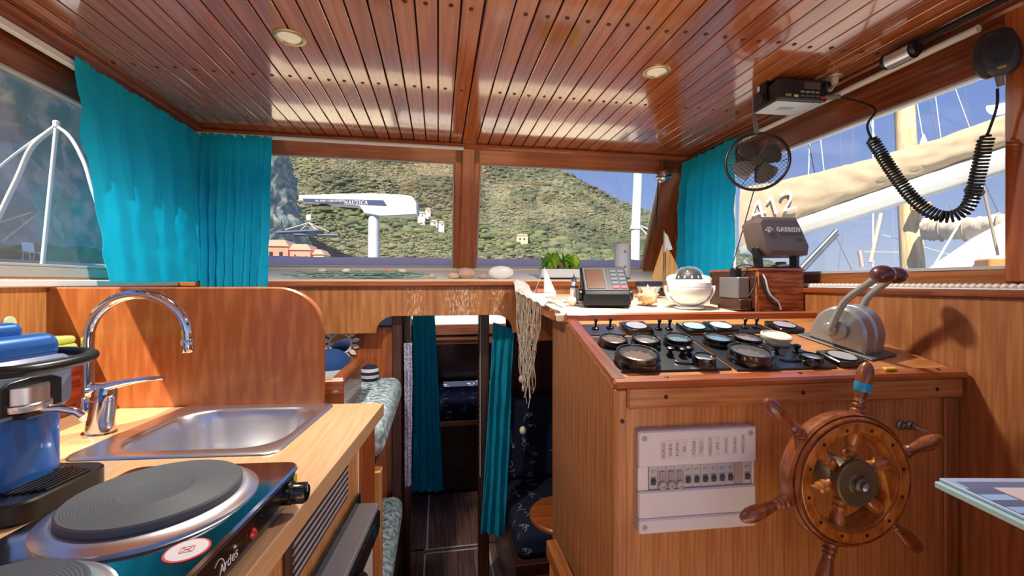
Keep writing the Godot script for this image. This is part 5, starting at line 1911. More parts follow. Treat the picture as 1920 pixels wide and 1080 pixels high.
func build_shelf_things() -> void:
	var st := mb()
	# echo sounder
	var es := thing("echo_sounder", "black wedge shaped echo sounder with a brown screen on the helm shelf", "echo sounder", V(0.585, shelf_y(1.41) - 0.001, 1.40), Vector3(0, -0.2, 0))
	var prof := PackedVector2Array([Vector2(-0.004, 0.012), Vector2(0.008, 0.004), Vector2(0.085, 0.012), Vector2(0.125, 0.148), Vector2(0.102, 0.15), Vector2(0.004, 0.058), Vector2(-0.006, 0.05)])
	st = mb()
	prism(st, prof, 0.165, 0.006, Transform3D(Basis(Vector3(0, 0, -1), Vector3.UP, Vector3(1, 0, 0)), Vector3(0, 0, 0)))
	part(es, "case", fin(st), M.black)
	part(es, "base", box(Vector3(0.12, 0.006, 0.07), 0.002), M.black_matt, Vector3(0, 0.003, -0.045))
	var fb := Basis.from_euler(Vector3(-0.817, 0, 0))
	var fc := Node3D.new()
	var face := part(es, "face_plate", box(Vector3(0.156, 0.124, 0.003), 0.001), plain(rgb(36, 36, 40), 0.5))
	face.transform = Transform3D(fb, Vector3(0, 0.105, -0.0525))
	part(face, "screen", box(Vector3(0.064, 0.10, 0.002), 0.001), gloss(rgb(88, 52, 34), 0.3, 0.6), Vector3(-0.036, -0.004, 0.0022))
	for r in 5:
		for c in 2:
			var red := r == 4
			part(face, "key", box(Vector3(0.024, 0.014, 0.003), 0.002), plain(rgb(196, 36, 66) if red else rgb(70, 80, 96), 0.5), Vector3(0.034 + c * 0.028, 0.038 - r * 0.021, 0.002))
	st = mb()
	tube(st, [Vector3(-0.072, -0.058, 0.0022), Vector3(-0.072, 0.054, 0.0022), Vector3(0.002, 0.054, 0.0022), Vector3(0.002, -0.058, 0.0022)], 0.0006, 4, true)
	part(face, "outline", fin(st), M.light_grey)
	for s in [-1, 1]:
		st = mb()
		disc(st, 0.022, 0.014, 20, T(Vector3(s * 0.083, 0.045, -0.045), Vector3(0, 0, -s * PI / 2)), 0.003)
		part(es, "tilt_knob", fin(st), M.black)
	fc.free()
	# compass
	var co := thing("compass", "white bracket mounted steering compass with a black card under a clear dome", "compass", V(0.882, shelf_y(1.37), 1.375), Vector3(0, -0.35, 0))
	part(co, "bowl", turned([Vector2(0, 0.012), Vector2(0.03, 0.014), Vector2(0.055, 0.028), Vector2(0.07, 0.05), Vector2(0.074, 0.07), Vector2(0.074, 0.074), Vector2(0.072, 0.076), Vector2(0.074, 0.078), Vector2(0.074, 0.092), Vector2(0.068, 0.1), Vector2(0.05, 0.104), Vector2(0.0, 0.104)], 40), M.white_gloss)
	st = mb()
	var hood := []
	for i in 17:
		var a := PI * i / 16
		hood.append(Vector3(-0.066 * cos(a), 0.104 + 0.012 * sin(a), -0.066 * sin(a)))
	tube(st, hood, 0.011, 10)
	part(co, "hood", fin(st), M.white_gloss)
	st = mb()
	ellip(st, Vector3(0.046, 0.044, 0.046), T(Vector3(0, 0.1, 0)), 28, 16)
	part(co, "card", fin(st), plain(rgb(26, 20, 22), 0.5))
	for i in 12:
		var a := TAU * i / 12
		part(co, "card_mark", box(Vector3(0.005, 0.009, 0.0012), 0.0003), M.white, Vector3(0.0452 * sin(a), 0.1125, 0.0452 * cos(a)), Vector3(-0.3, a, 0))
	st = mb()
	lathe(st, [Vector2(0.05, 0.103), Vector2(0.0495, 0.115), Vector2(0.043, 0.132), Vector2(0.028, 0.147), Vector2(0.0, 0.152)], 32)
	part(co, "dome", fin(st), M.glass)
	st = mb()
	var br := []
	for i in 21:
		var a := -PI * 0.02 + PI * 1.04 * i / 20
		br.append(Vector3(-0.082 * cos(a), 0.078 - 0.072 * sin(a), 0))
	var P := []
	for z in [-0.016, 0.016]:
		var row := PackedVector3Array()
		for b in br:
			row.append(b + Vector3(0, 0, z))
		P.append(row)
	sheet(st, P, 0.005)
	part(co, "bracket", fin(st), M.white_gloss)
	st = mb()
	disc(st, 0.05, 0.008, 28, Transform3D(), 0.002)
	part(co, "foot", fin(st), M.white_gloss)
	# wooden box with the plotter on top
	var wbx := thing("wooden_box", "worn wooden box on the helm shelf carrying the plotter", "box", V(1.141, shelf_y(1.25), 1.245))
	part(wbx, "front_board", box(Vector3(0.178, 0.138, 0.016), 0.003), wood(97, [rgb(138, 64, 20), rgb(170, 88, 34), rgb(190, 116, 62)], 0, 0.55, 0.0, 0.1, 14.0, 2.0), Vector3(0, 0.072, -0.008))
	part(wbx, "carcase", box(Vector3(0.178, 0.130, 0.24), 0.003), M.dark_x, Vector3(0, 0.078, -0.137))
	part(wbx, "lid", box(Vector3(0.182, 0.008, 0.258), 0.002), M.red_x, Vector3(0, 0.1455, -0.128))
	var gm := thing("chart_plotter", "brown grey covered chart plotter on a swivel bracket above the wooden box", "chart plotter", V(1.166, shelf_y(1.25) + 0.1497, 1.275))
	var taupe := plain(rgb(96, 82, 80), 0.5)
	var out := PackedVector2Array([Vector2(-0.106, 0.158), Vector2(-0.086, 0.178), Vector2(0.062, 0.178), Vector2(0.082, 0.132), Vector2(0.103, 0.076), Vector2(0.094, 0.046), Vector2(-0.062, 0.044), Vector2(-0.092, 0.076)])
	st = mb()
	prism(st, out, 0.085, 0.014, T(Vector3(0, -0.002, -0.01), Vector3(-0.12, 0, 0)))
	part(gm, "cover", fin(st), taupe)
	letters(gm, "lettering", "GARMIN", 0.0165, M.light_grey, Vector3(0.012, 0.133, 0.0195), Basis.from_euler(Vector3(-0.12, 0, 0)), 0.0012, "Droid Sans", true)
	st = mb()
	for p in [Vector2(-0.076, 0.130), Vector2(-0.068, 0.137), Vector2(-0.059, 0.138), Vector2(-0.053, 0.132)]:
		disc(st, 0.0032, 0.0012, 10, T(Vector3(p.x, p.y, 0.0205 - (p.y - 0.133) * 0.12), Vector3(PI / 2 - 0.12, 0, 0)))
	disc(st, 0.0055, 0.0012, 12, T(Vector3(-0.065, 0.127, 0.0212), Vector3(PI / 2 - 0.12, 0, 0)))
	part(gm, "emblem", fin(st), M.light_grey)
	st = mb()
	disc(st, 0.006, 0.003, 14, T(Vector3(0.056, 0.098, 0.024), Vector3(PI / 2 - 0.12, 0, 0)), 0.001)
	part(gm, "button", fin(st), plain(rgb(60, 46, 46), 0.4))
	st = mb()
	cbox(st, Vector3(0.150, 0.006, 0.04), 0.002, T(Vector3(0.0, 0.0035, -0.01)))
	cbox(st, Vector3(0.02, 0.075, 0.03), 0.004, T(Vector3(-0.078, 0.038, -0.015), Vector3(0, 0, 0.15)))
	cbox(st, Vector3(0.02, 0.05, 0.03), 0.004, T(Vector3(0.068, 0.026, -0.015)))
	part(gm, "bracket", fin(st), M.black)
	st = mb()
	disc(st, 0.026, 0.008, 24, T(Vector3(0, 0.006, 0)), 0.002)
	disc(st, 0.017, 0.010, 24, T(Vector3(0, 0.014, 0)), 0.003)
	part(gm, "swivel_knob", fin(st), M.grey)
	# grey converter box and cables on the side of the wooden box
	var cv := thing("power_converter", "grey power converter box with black cables beside the wooden box", "converter", V(1.027, shelf_y(1.33), 1.33))
	part(cv, "case", box(Vector3(0.046, 0.074, 0.10), 0.004), plain(rgb(136, 132, 132), 0.4, 0.4), Vector3(0, 0.078, 0))
	part(cv, "socket", box(Vector3(0.028, 0.03, 0.03), 0.004), M.black, Vector3(-0.008, 0.131, 0.02))
	part(cv, "wood_backing", box(Vector3(0.044, 0.038, 0.12), 0.003), M.dark_x, Vector3(0, 0.021, 0))
	part(cv, "cable", tubed(smooth_path([Vector3(-0.01, 0.146, 0.02), Vector3(0.01, 0.158, 0.04), Vector3(0.03, 0.14, 0.07), Vector3(0.01, 0.08, 0.085), Vector3(-0.02, 0.03, 0.08), Vector3(0.0, 0.006, 0.082)], 6), 0.0028, 6), M.black)
	part(cv, "cable", tubed(smooth_path([Vector3(0.03, 0.15, 0.03), Vector3(0.034, 0.13, 0.075), Vector3(0.04, 0.07, 0.095), Vector3(0.06, 0.03, 0.105), Vector3(0.085, 0.018, 0.104)], 6), 0.0045, 6), M.black)
	part(cv, "cable", tubed(smooth_path([Vector3(0.03, 0.15, 0.03), Vector3(0.045, 0.12, 0.085), Vector3(0.055, 0.06, 0.10), Vector3(0.08, 0.03, 0.11), Vector3(0.09, 0.006, 0.11)], 6), 0.003, 6), M.light_grey)
	part(cv, "cable_plug", tubed([Vector3(0.028, 0.17, 0.02), Vector3(0.03, 0.14, 0.045)], [0.012, 0.009], 12), M.grey)
	# net draped over the fiddle rail
	var net := thing("fishing_net", "pale decorative fishing net hanging from the left end of the helm shelf", "net", V(0.338, 1.2, 1.70))
	var r := RandomNumberGenerator.new()
	r.seed = 44
	st = mb()
	for i in 26:
		var s := i / 25.0
		var z0 := -0.14 + 0.50 * s
		var y0 := shelf_y(1.70 - z0) - 1.2 + 0.036
		var ln := lerpf(0.42, 0.34, s) * r.randf_range(0.7, 1.05) + (0.12 if i in [11, 12, 13, 14] else 0.0)
		var pts := []
		var zd := lerpf(z0, 0.10 + 0.05 * r.randf_range(-1, 1), 0.7)
		for k in 15:
			var t := k / 14.0
			pts.append(Vector3(0.002 + 0.010 * sin(t * 9.0 + i) * t - 0.006, y0 - ln * t, lerpf(z0, zd, t * 0.8) + 0.010 * sin(t * 11.0 + i * 1.7)))
		tube(st, pts, 0.0013, 5)
		if i % 2 == 0:
			var q := []
			for k in 15:
				q.append(pts[k] + Vector3(0.004, 0, 0.007 * sin(k * 1.9)))
			tube(st, q, 0.0011, 5)
	part(net, "hanging_strands", fin(st), cloth(rgb(222, 208, 186)))
	st = mb()
	for i in 10:
		var y := -0.03 - i * 0.032
		var pts := []
		for k in 13:
			var s := k / 12.0
			pts.append(Vector3(-0.004 + 0.006 * sin(k * 1.3 + i), y + 0.02 * sin(k * 1.57 + i * 2.0), lerpf(-0.12 + i * 0.018, 0.32 - i * 0.018, s)))
		tube(st, pts, 0.0011, 5)
	part(net, "cross_strands", fin(st), cloth(rgb(226, 214, 194)))
	var dr := []
	for j in 5:
		var row := PackedVector3Array()
		for i in 20:
			var s := i / 19.0
			var f := 1.84 - 0.55 * s
			row.append(Vector3(-0.012 + j * 0.014 + 0.02 * sin(s * 9.0) * (j / 4.0), shelf_y(f) - 1.2 + 0.037 + 0.003 * sin(s * 31 + j * 2.0) - (0.012 if j == 0 else 0.0) - 0.010 * maxf(0, j - 2) + (0.03 if s < 0.07 else 0.0), 1.70 - f))
		dr.append(row)
	st = mb()
	sheet(st, dr, 0.004)
	part(net, "draped_edge", fin(st), cloth(rgb(226, 222, 216)))
	for q in [[-0.34, 0.03, rgb(222, 176, 160)], [-0.54, 0.05, rgb(220, 208, 168)]]:
		st = mb()
		ellip(st, Vector3(0.013, 0.016, 0.016), T(Vector3(-0.006, q[0], q[1])), 14, 10)
		part(net, "shell", fin(st), plain(q[2], 0.5))
	# little white sailing boat
	var sb := thing("model_sailboat", "tiny white model sailing boat with a pink flag on the helm shelf", "model boat", V(0.425, shelf_y(1.67) + 0.004, 1.67))
	st = mb()
	var hull := []
	for j in 9:
		var t := j / 8.0
		var w := 0.012 * sin(PI * clampf(t * 0.9 + 0.08, 0, 1))
		var row := PackedVector3Array()
		for k in 10:
			var a := TAU * k / 10
			row.append(Vector3(lerpf(-0.045, 0.05, t), 0.012 + 0.011 * sin(a) + 0.004 * t * t, w * cos(a)))
		hull.append(row)
	skin(st, hull)
	part(sb, "hull", fin(st), plain(rgb(210, 216, 226), 0.5))
	part(sb, "mast", tubed([Vector3(0, 0.02, 0), Vector3(0.0, 0.128, 0)], 0.0014, 6), M.white)
	st = mb()
	prism(st, PackedVector2Array([Vector2(0.003, 0.026), Vector2(0.05, 0.026), Vector2(0.003, 0.125)]), 0.0012)
	part(sb, "mainsail", fin(st), cloth(rgb(232, 232, 234)))
	part(sb, "stay", tubed([Vector3(-0.042, 0.022, 0), Vector3(0, 0.125, 0)], 0.0008, 5), M.white)
	part(sb, "pink_pennant", box(Vector3(0.03, 0.014, 0.001), 0.0003), cloth(rgb(216, 120, 110)), Vector3(-0.015, 0.034, 0))
	# lighthouse
	var lh := thing("model_lighthouse", "small white model lighthouse with navy bands on the helm shelf", "model lighthouse", V(0.51, shelf_y(1.545), 1.545))
	part(lh, "tower", turned([Vector2(0, 0), Vector2(0.017, 0), Vector2(0.0135, 0.06), Vector2(0, 0.06)], 18), mottled(68, 0.05, [rgb(214, 204, 196), rgb(236, 232, 228), rgb(240, 240, 240)], 30.0, 0.6))
	part(lh, "gallery", turned([Vector2(0, 0.06), Vector2(0.017, 0.061), Vector2(0.017, 0.066), Vector2(0, 0.067)], 18), plain(rgb(40, 50, 86), 0.5))
	part(lh, "lantern", turned([Vector2(0, 0.067), Vector2(0.009, 0.067), Vector2(0.009, 0.085), Vector2(0, 0.085)], 14), M.white)
	part(lh, "cap", turned([Vector2(0, 0.085), Vector2(0.011, 0.085), Vector2(0.009, 0.089), Vector2(0.004, 0.094), Vector2(0.0045, 0.101), Vector2(0.002, 0.106), Vector2(0, 0.118)], 14), plain(rgb(40, 50, 86), 0.5))
	# shells
	var pink := plain(rgb(226, 176, 152), 0.45)
	for q in [[0.478, 1.47, 0.020, "rounded pale pink sea shell on the net in front of the lighthouse", rgb(230, 208, 192)], [0.525, 1.455, 0.016, "orange sea shell on the net at the left of the echo sounder", rgb(224, 138, 100)], [0.505, 1.435, 0.011, "small dark stone on the shelf edge at the left of the echo sounder", rgb(110, 106, 96)]]:
		st = mb()
		var rows := []
		for j in 9:
			var t := j / 8.0
			var rr: float = q[2] * sin(PI * (0.06 + 0.88 * t)) * (1.0 + 0.12 * sin(j * 2.4))
			var row := PackedVector3Array()
			for k in 12:
				var a := TAU * k / 12
				row.append(Vector3((t - 0.5) * q[2] * 2.2, rr * 0.8 * sin(a) + q[2] * 0.95, rr * cos(a)))
			rows.append(row)
		skin(st, rows)
		solo("sea_shell", q[3], "shell" if q[2] > 0.012 else "stone", fin(st), plain(q[4], 0.5), V(q[0], shelf_y(q[1]), q[1]), Vector3(0, 0.6, 0))
	# spiky conch beside the compass
	var cn := thing("conch", "spiky orange and white conch shell left of the compass", "shell", V(0.765, shelf_y(1.45), 1.45))
	st = mb()
	var rows := []
	for j in 12:
		var t := j / 11.0
		var row := PackedVector3Array()
		for k in 16:
			var a := TAU * k / 16
			var rr := 0.034 * sin(PI * (0.08 + 0.86 * pow(t, 0.8))) * (1.0 + 0.14 * sin(k * 2.4 + j * 1.1))
			row.append(Vector3(rr * cos(a), 0.034 + rr * 0.92 * sin(a), lerpf(-0.045, 0.045, t)))
		rows.append(row)
	skin(st, rows)
	part(cn, "body", fin(st), mottled(69, 0.03, [rgb(190, 120, 70), rgb(226, 178, 128), rgb(240, 222, 200)], 14.0, 0.5))
	for i in 9:
		var a := TAU * i / 9 + 0.2
		if sin(a) < -0.6:
			continue
		st = mb()
		lathe(st, [Vector2(0.008, 0.0), Vector2(0.005, 0.01), Vector2(0.0, 0.02)], 8, T(Vector3(0.028 * cos(a), 0.034 + 0.028 * sin(a), 0.004 * sin(i * 3.0)), Vector3(0, 0, a - PI / 2)))
		part(cn, "spike", fin(st), pink)
	# small navy and white pottery boat
	var pb := thing("pottery_boat", "small navy and white pottery boat behind the conch", "ornament", V(0.90, shelf_y(1.70), 1.70))
	st = mb()
	var ph := []
	for j in 7:
		var t := j / 6.0
		var row := PackedVector3Array()
		for q in round_rect(lerpf(0.055, 0.098, t), lerpf(0.03, 0.05, t), 0.012, 3):
			row.append(Vector3(q.x, 0.001 + 0.05 * t, q.y))
		ph.append(row)
	skin(st, ph)
	part(pb, "hull", fin(st), plain(rgb(206, 212, 220), 0.4))
	part(pb, "navy_band", box(Vector3(0.104, 0.022, 0.054), 0.004), plain(rgb(44, 50, 72), 0.4), Vector3(0, 0.063, 0))
	# brown sailed model
	var bm := thing("wooden_model_boat", "tall wooden model sailing boat with brown sails by the windscreen corner", "model boat", V(1.04, shelf_y(1.80), 1.80), Vector3(0, -0.15, 0))
	st = mb()
	hull = []
	for j in 9:
		var t := j / 8.0
		var w := 0.018 * sin(PI * clampf(t * 0.9 + 0.08, 0, 1))
		var row := PackedVector3Array()
		for k in 10:
			var a := TAU * k / 10
			row.append(Vector3(lerpf(-0.085, 0.085, t), 0.014 + 0.013 * sin(a), w * cos(a)))
		hull.append(row)
	skin(st, hull)
	part(bm, "hull", fin(st), M.dark_x)
	part(bm, "mast", tubed([Vector3(-0.01, 0.02, 0), Vector3(-0.01, 0.30, 0)], 0.003, 8), plain(rgb(150, 140, 128), 0.5))
	var tan := wood(98, [rgb(178, 128, 70), rgb(200, 150, 90), rgb(212, 168, 110)], 1, 0.6, 0.0)
	st = mb()
	prism(st, PackedVector2Array([Vector2(-0.004, 0.036), Vector2(0.062, 0.036), Vector2(0.052, 0.14), Vector2(0.02, 0.20), Vector2(-0.002, 0.225)]), 0.003, 0.0008)
	part(bm, "mainsail", fin(st), tan)
	st = mb()
	prism(st, PackedVector2Array([Vector2(-0.016, 0.036), Vector2(-0.078, 0.036), Vector2(-0.05, 0.14), Vector2(-0.016, 0.24)]), 0.003, 0.0008)
	part(bm, "foresail", fin(st), tan)
	st = mb()
	prism(st, PackedVector2Array([Vector2(-0.014, 0.20), Vector2(0.03, 0.215), Vector2(0.006, 0.28), Vector2(-0.012, 0.298)]), 0.002, 0.0005)
	part(bm, "topsail", fin(st), cloth(rgb(206, 208, 212)))
	# grey cylinder loudspeaker on the ledge
	var ly := func(f: float) -> float: return 1.258 + (f - 1.885) * 0.148
	var sp := thing("cylinder_speaker", "tall grey cylinder speaker on the ledge beside the windscreen", "speaker", V(0.90, ly.call(1.965) + 0.002, 1.965))
	part(sp, "body", turned([Vector2(0, 0.002), Vector2(0.036, 0.002), Vector2(0.040, 0.006), Vector2(0.040, 0.164), Vector2(0.036, 0.17), Vector2(0.03, 0.168), Vector2(0, 0.167)], 32), mottled(70, 0.1, [rgb(172, 172, 182), rgb(182, 182, 192), rgb(190, 190, 200)], 30.0, 0.7))
	for y in [0.13, 0.055]:
		st = mb()
		disc(st, 0.0065, 0.002, 14, T(Vector3(-0.005, y, 0.0385), Vector3(PI / 2, 0, 0)))
		part(sp, "button", fin(st), M.grey)
	# planter
	var pt := thing("planter", "small white plastic planter of green and reddish salad plants on the ledge", "planter", V(0.572, ly.call(1.95) + 0.002, 1.955))
	part(pt, "trough", box(Vector3(0.19, 0.042, 0.07), 0.004), plain(rgb(206, 208, 214), 0.5), Vector3(0, 0.0245, 0))
	st = mb()
	cbox(st, Vector3(0.182, 0.004, 0.062), 0.001, T(Vector3(0, 0.047, 0)))
	part(pt, "soil", fin(st), plain(rgb(50, 38, 30), 0.9))
	var greens := [cloth(rgb(126, 176, 44), 0.7, 0.6), cloth(rgb(70, 140, 62), 0.7, 0.6), cloth(rgb(140, 100, 70), 0.5, 0.6), cloth(rgb(166, 200, 56), 0.7, 0.6)]
	for i in 54:
		var x := r.randf_range(-0.085, 0.085)
		var z := r.randf_range(-0.022, 0.022)
		var h := r.randf_range(0.045, 0.085)
		var w := r.randf_range(0.012, 0.022)
		var lean := r.randf_range(0.1, 0.8)
		var rot := r.randf() * TAU
		var L := []
		for j in 6:
			var t := j / 5.0
			var row := PackedVector3Array()
			var hw := w * sin(PI * (0.12 + 0.8 * t))
			for k in 5:
				var q := (k - 2) / 2.0
				row.append(Vector3(q * hw, h * t * cos(lean * t) + 0.003 * sin(k * 2.1 + j * 1.7), h * t * sin(lean * t) + 0.004 * q * q + 0.002 * sin(j * 3.0 + k * 2.0)))
			L.append(row)
		st = mb()
		sheet(st, L, 0.0006)
		var kind: int = 2 if absf(x - 0.01) < 0.03 and i % 2 == 0 else [0, 1, 3][i % 3]
		part(pt, "leaf", fin(st), greens[kind], Vector3(x, 0.048, z), Vector3(0, rot, 0))
	# oval dish and stones
	st = mb()
	ellip(st, Vector3(0.060, 0.031, 0.022), Transform3D(), 28, 16)
	solo("oval_dish", "smooth white oval ornament leaning on the ledge right of the centre post", "ornament", fin(st), M.white_gloss, V(0.288, ly.call(1.945) + 0.031, 1.945))
	var stones := [[0.128, 1.96, 0.034, "pinkish rock on the ledge at the foot of the centre post", rgb(206, 168, 148)], [0.068, 1.95, 0.020, "flat pale pink rock on the ledge left of the centre post", rgb(216, 184, 164)], [0.205, 1.95, 0.019, "small grey pink stone beside the white oval ornament", rgb(190, 164, 152)], [-0.03, 1.955, 0.016, "small sand coloured stone at the end of the green net", rgb(214, 190, 166)]]
	var bn := FastNoiseLite.new()
	bn.seed = 8
	bn.frequency = 1.2
	for q in stones:
		st = mb()
		var sr := []
		for j in 9:
			var row := PackedVector3Array()
			for k in 12:
				var thh := PI * (j + 0.3) / 8.6
				var a := TAU * k / 12
				var d := Vector3(sin(thh) * cos(a), cos(thh), sin(thh) * sin(a))
				row.append(d * Vector3(1.25, 0.75, 0.9) * q[2] * (1.0 + 0.4 * bn.get_noise_3dv(d * 1.4 + Vector3(q[0] * 40, 0, 0))))
			sr.append(row)
		skin(st, sr)
		solo("stone", q[3], "stone", fin(st), mottled(73, 0.06, [q[4].darkened(0.15), q[4], q[4].lightened(0.2)], 12.0, 0.8), V(q[0], ly.call(q[1]) + q[2] * 0.68, q[1]))
	# green net along the port ledge
	st = mb()
	for i in 40:
		var x := r.randf_range(-0.60, -0.12)
		var pts := []
		var d := r.randf_range(-0.5, 0.5)
		for k in 9:
			var xx := x + 0.022 * (k - 4)
			var ff := 1.955 + 0.028 * sin(k * 0.9 + i * 1.3) + d * 0.02
			pts.append(V(xx, ly.call(ff) + 0.007 + 0.006 * absf(sin(k * 1.1 + i * 2.7)) + 0.009 * (i % 3), ff))
		tube(st, pts, 0.0022, 5)
	var gn := solo("green_net", "crumpled green fishing net lying along the port ledge", "net", fin(st), cloth(rgb(128, 160, 148)))
	for i in 5:
		var x: float = [-0.50, -0.40, -0.33, -0.22, -0.16][i]
		st = mb()
		ellip(st, Vector3(0.020, 0.010, 0.014), Transform3D(), 12, 8)
		solo("driftwood_piece", ["pale driftwood piece at the port end of the green net", "white shell fragment on the green net", "grey driftwood piece in the middle of the green net", "reddish shell fragment on the green net", "pale shell fragment near the end of the green net"][i], "ornament", fin(st), plain([rgb(214, 204, 190), rgb(236, 230, 222), rgb(190, 180, 168), rgb(204, 150, 128), rgb(226, 214, 200)][i], 0.7), V(x, ly.call(1.955) + 0.034, 1.955), Vector3(0, i * 0.8, 0.1))


# ---------------------------------------------------------------- what lies outside the windows
func facade(called: String, label: String, at: Vector3, size: Vector3, wall: Material, roof: Material, wins: Array, turn := 0.0) -> Node3D:
	var b := thing(called, label, "building", at, Vector3(0, turn, 0))
	part(b, "wall", box(size, 0.05), wall, Vector3(0, size.y / 2, 0))
	var st := mb()
	prism(st, PackedVector2Array([Vector2(-size.x / 2 - 0.2, 0), Vector2(size.x / 2 + 0.2, 0), Vector2(size.x / 2 - 0.6, size.y * 0.16), Vector2(-size.x / 2 + 0.6, size.y * 0.16)]), size.z + 0.4, 0.0, T(Vector3(0, size.y, 0)))
	part(b, "roof", fin(st), roof)
	for w in wins:
		var f := part(b, "window", box(Vector3(w[2], w[3], 0.12), 0.01), plain(rgb(62, 58, 60), 0.5), Vector3(w[0], w[1], size.z / 2))
		part(f, "pane", box(Vector3(w[2] * 0.8, w[3] * 0.84, 0.04), 0.0), plain(rgb(44, 52, 60), 0.15), Vector3(0, 0, 0.05))
	return b


# height of the hillside at a spot
func hill_at(x: float, f: float) -> float:
	var best := 1e9
	var y := 0.0
	for row in hill_points:
		for p in row:
			var d := Vector2(p.x - x, -p.z - f).length_squared()
			if d < best:
				best = d
				y = p.y
	return y


func build_harbour() -> void:
	var st := mb()
	var paint := plain(rgb(206, 206, 204), 0.45)
	var navy := plain(rgb(40, 56, 98), 0.5)
	# boat crane
	var cr := thing("boat_crane", "white jib crane with a navy name stripe on the quay", "crane", V(-3.76, 0.0, 26.03), Vector3(0, -0.172, 0))
	part(cr, "column", turned([Vector2(0, -1.2), Vector2(0.36, -1.2), Vector2(0.34, 2.6), Vector2(0.32, 5.3), Vector2(0, 5.3)], 24), paint)
	var jib := PackedVector2Array([Vector2(-4.25, 6.02), Vector2(-4.20, 6.36), Vector2(-2.0, 6.44), Vector2(0.0, 6.48), Vector2(1.6, 6.40), Vector2(2.3, 6.32), Vector2(2.58, 5.92), Vector2(2.62, 5.22), Vector2(0.5, 5.12), Vector2(-0.42, 5.28), Vector2(-0.72, 5.70), Vector2(-2.6, 5.86)])
	part(cr, "jib", cut(jib, 0.8, 0.05), paint)
	st = mb()
	prism(st, PackedVector2Array([Vector2(-4.05, 6.16), Vector2(0.68, 6.06), Vector2(0.88, 5.74), Vector2(-3.92, 5.98)]), 0.02, 0.0, T(Vector3(0, 0, 0.41)))
	var band := part(cr, "name_stripe", fin(st), navy)
	letters(band, "lettering", "NAUTICA", 0.21, paint, Vector3(-0.92, 5.92, 0.425), Basis(), 0.01, "Droid Serif", true)
	letters(band, "lettering", "NS. SERV. CARLOFORTE", 0.10, paint, Vector3(-2.45, 6.02, 0.425), Basis(), 0.01, "Droid Serif", true)
	part(cr, "trolley", box(Vector3(0.5, 0.14, 0.5), 0.02), M.black, Vector3(-2.9, 5.82, 0))
	part(cr, "tip", box(Vector3(0.1, 0.4, 0.6), 0.02), plain(rgb(226, 170, 150), 0.5), Vector3(-4.27, 6.2, 0))
	var hk := part(cr, "hook_block", box(Vector3(0.28, 0.36, 0.14), 0.03), plain(rgb(190, 204, 222), 0.5), Vector3(-3.86, 5.1, 0))
	st = mb()
	tube(st, [Vector3(-3.78, 5.27, 0), Vector3(-3.78, 5.9, 0)], 0.02, 6)
	tube(st, [Vector3(-3.94, 5.27, 0), Vector3(-3.94, 5.9, 0)], 0.02, 6)
	part(hk, "hoist_rope", fin(st), M.grey)
	st = mb()
	for q in [[-5.0, 0.5], [-3.2, 0.5], [-4.7, -0.5], [-2.9, -0.5]]:
		tube(st, [Vector3(-3.86, 4.8, 0), Vector3(q[0], 4.32, q[1])], 0.035, 6)
	part(cr, "sling", fin(st), plain(rgb(206, 190, 170), 0.6))
	st = mb()
	tube(st, [Vector3(-5.4, 4.15, 0.5), Vector3(-3.0, 4.28, 0.5)], 0.10, 8)
	tube(st, [Vector3(-5.0, 4.15, -0.5), Vector3(-2.3, 4.10, -0.5)], 0.09, 8)
	tube(st, [Vector3(-4.2, 4.2, 0.55), Vector3(-3.6, 4.15, -0.55)], 0.08, 8)
	part(cr, "lifting_frame", fin(st), navy)
	# quay ahead
	var q1 := setting("ground_quay", "pale harbour quay and road ahead of the boat")
	part(q1, "quay", spanned(Vector3(-60, -1.4, 30), Vector3(70, 0.6, 140), 0.0), plain(rgb(150, 142, 126), 0.9))
	part(q1, "road_slope", spanned(Vector3(-30, 0.6, 90), Vector3(-10, 4.6, 112), 0.0), plain(rgb(150, 150, 152), 0.9))
	# buildings
	var pink := plain(rgb(206, 134, 112), 0.8)
	var tile := plain(rgb(196, 158, 138), 0.8)
	facade("house", "pink flat roofed house below the cliff at the left", V(-33.5, 0.6, 97.4), Vector3(5.4, 8.2, 6.0), pink, tile, [[1.3, 6.6, 0.7, 0.9], [1.3, 5.0, 0.7, 0.9], [-0.6, 6.6, 0.7, 0.9]], 0.0)
	facade("house", "wider salmon pink house beside the cliff", V(-28.1, 0.6, 96.2), Vector3(4.0, 7.4, 6.0), plain(rgb(212, 140, 118), 0.8), tile, [[-1.0, 6.3, 0.3, 0.3], [1.2, 6.0, 0.3, 0.3]], 0.0)
	facade("house", "small yellowish house at the right of the pink ones", V(-24.5, 0.6, 95.4), Vector3(2.1, 6.5, 5.0), plain(rgb(206, 178, 138), 0.8), tile, [[-0.1, 5.4, 0.5, 0.5]], 0.0)
	facade("house", "lone beige house on the lower right hillside", V(34.0, hill_at(34.0, 170.0) - 0.6, 170.0), Vector3(4.6, 4.0, 5.0), plain(rgb(206, 184, 150), 0.8), tile, [[0.8, 2.6, 0.7, 0.8], [-0.9, 2.6, 0.7, 0.8]], -0.2)
	var r := RandomNumberGenerator.new()
	r.seed = 12
	var village := [[-7.0, 0.0, 182.0], [-4.4, 0.0, 186.0], [-1.8, 0.0, 177.0], [1.2, 0.0, 174.0]]
	var place := ["leftmost", "second from the left", "second from the right", "rightmost"]
	for i in village.size():
		var v: Array = village[i]
		var b := facade("villa", "%s of the tiny white villas on the hillside right of the crane" % place[i], V(v[0], hill_at(v[0], v[2]) - 0.5, v[2]), Vector3(r.randf_range(2.2, 3.2), r.randf_range(4.6, 5.2), 2.4), plain(rgb(210, 206, 200), 0.8), plain(rgb(176, 160, 150), 0.8), [[0.3, 3.9, 0.5, 0.7]], 0.0)
		b.set_meta("group", "white villas on the hill")
	# terrace and hedge under the cliff to port
	var q2 := setting("ground_terrace", "pale terrace wall at the foot of the cliff")
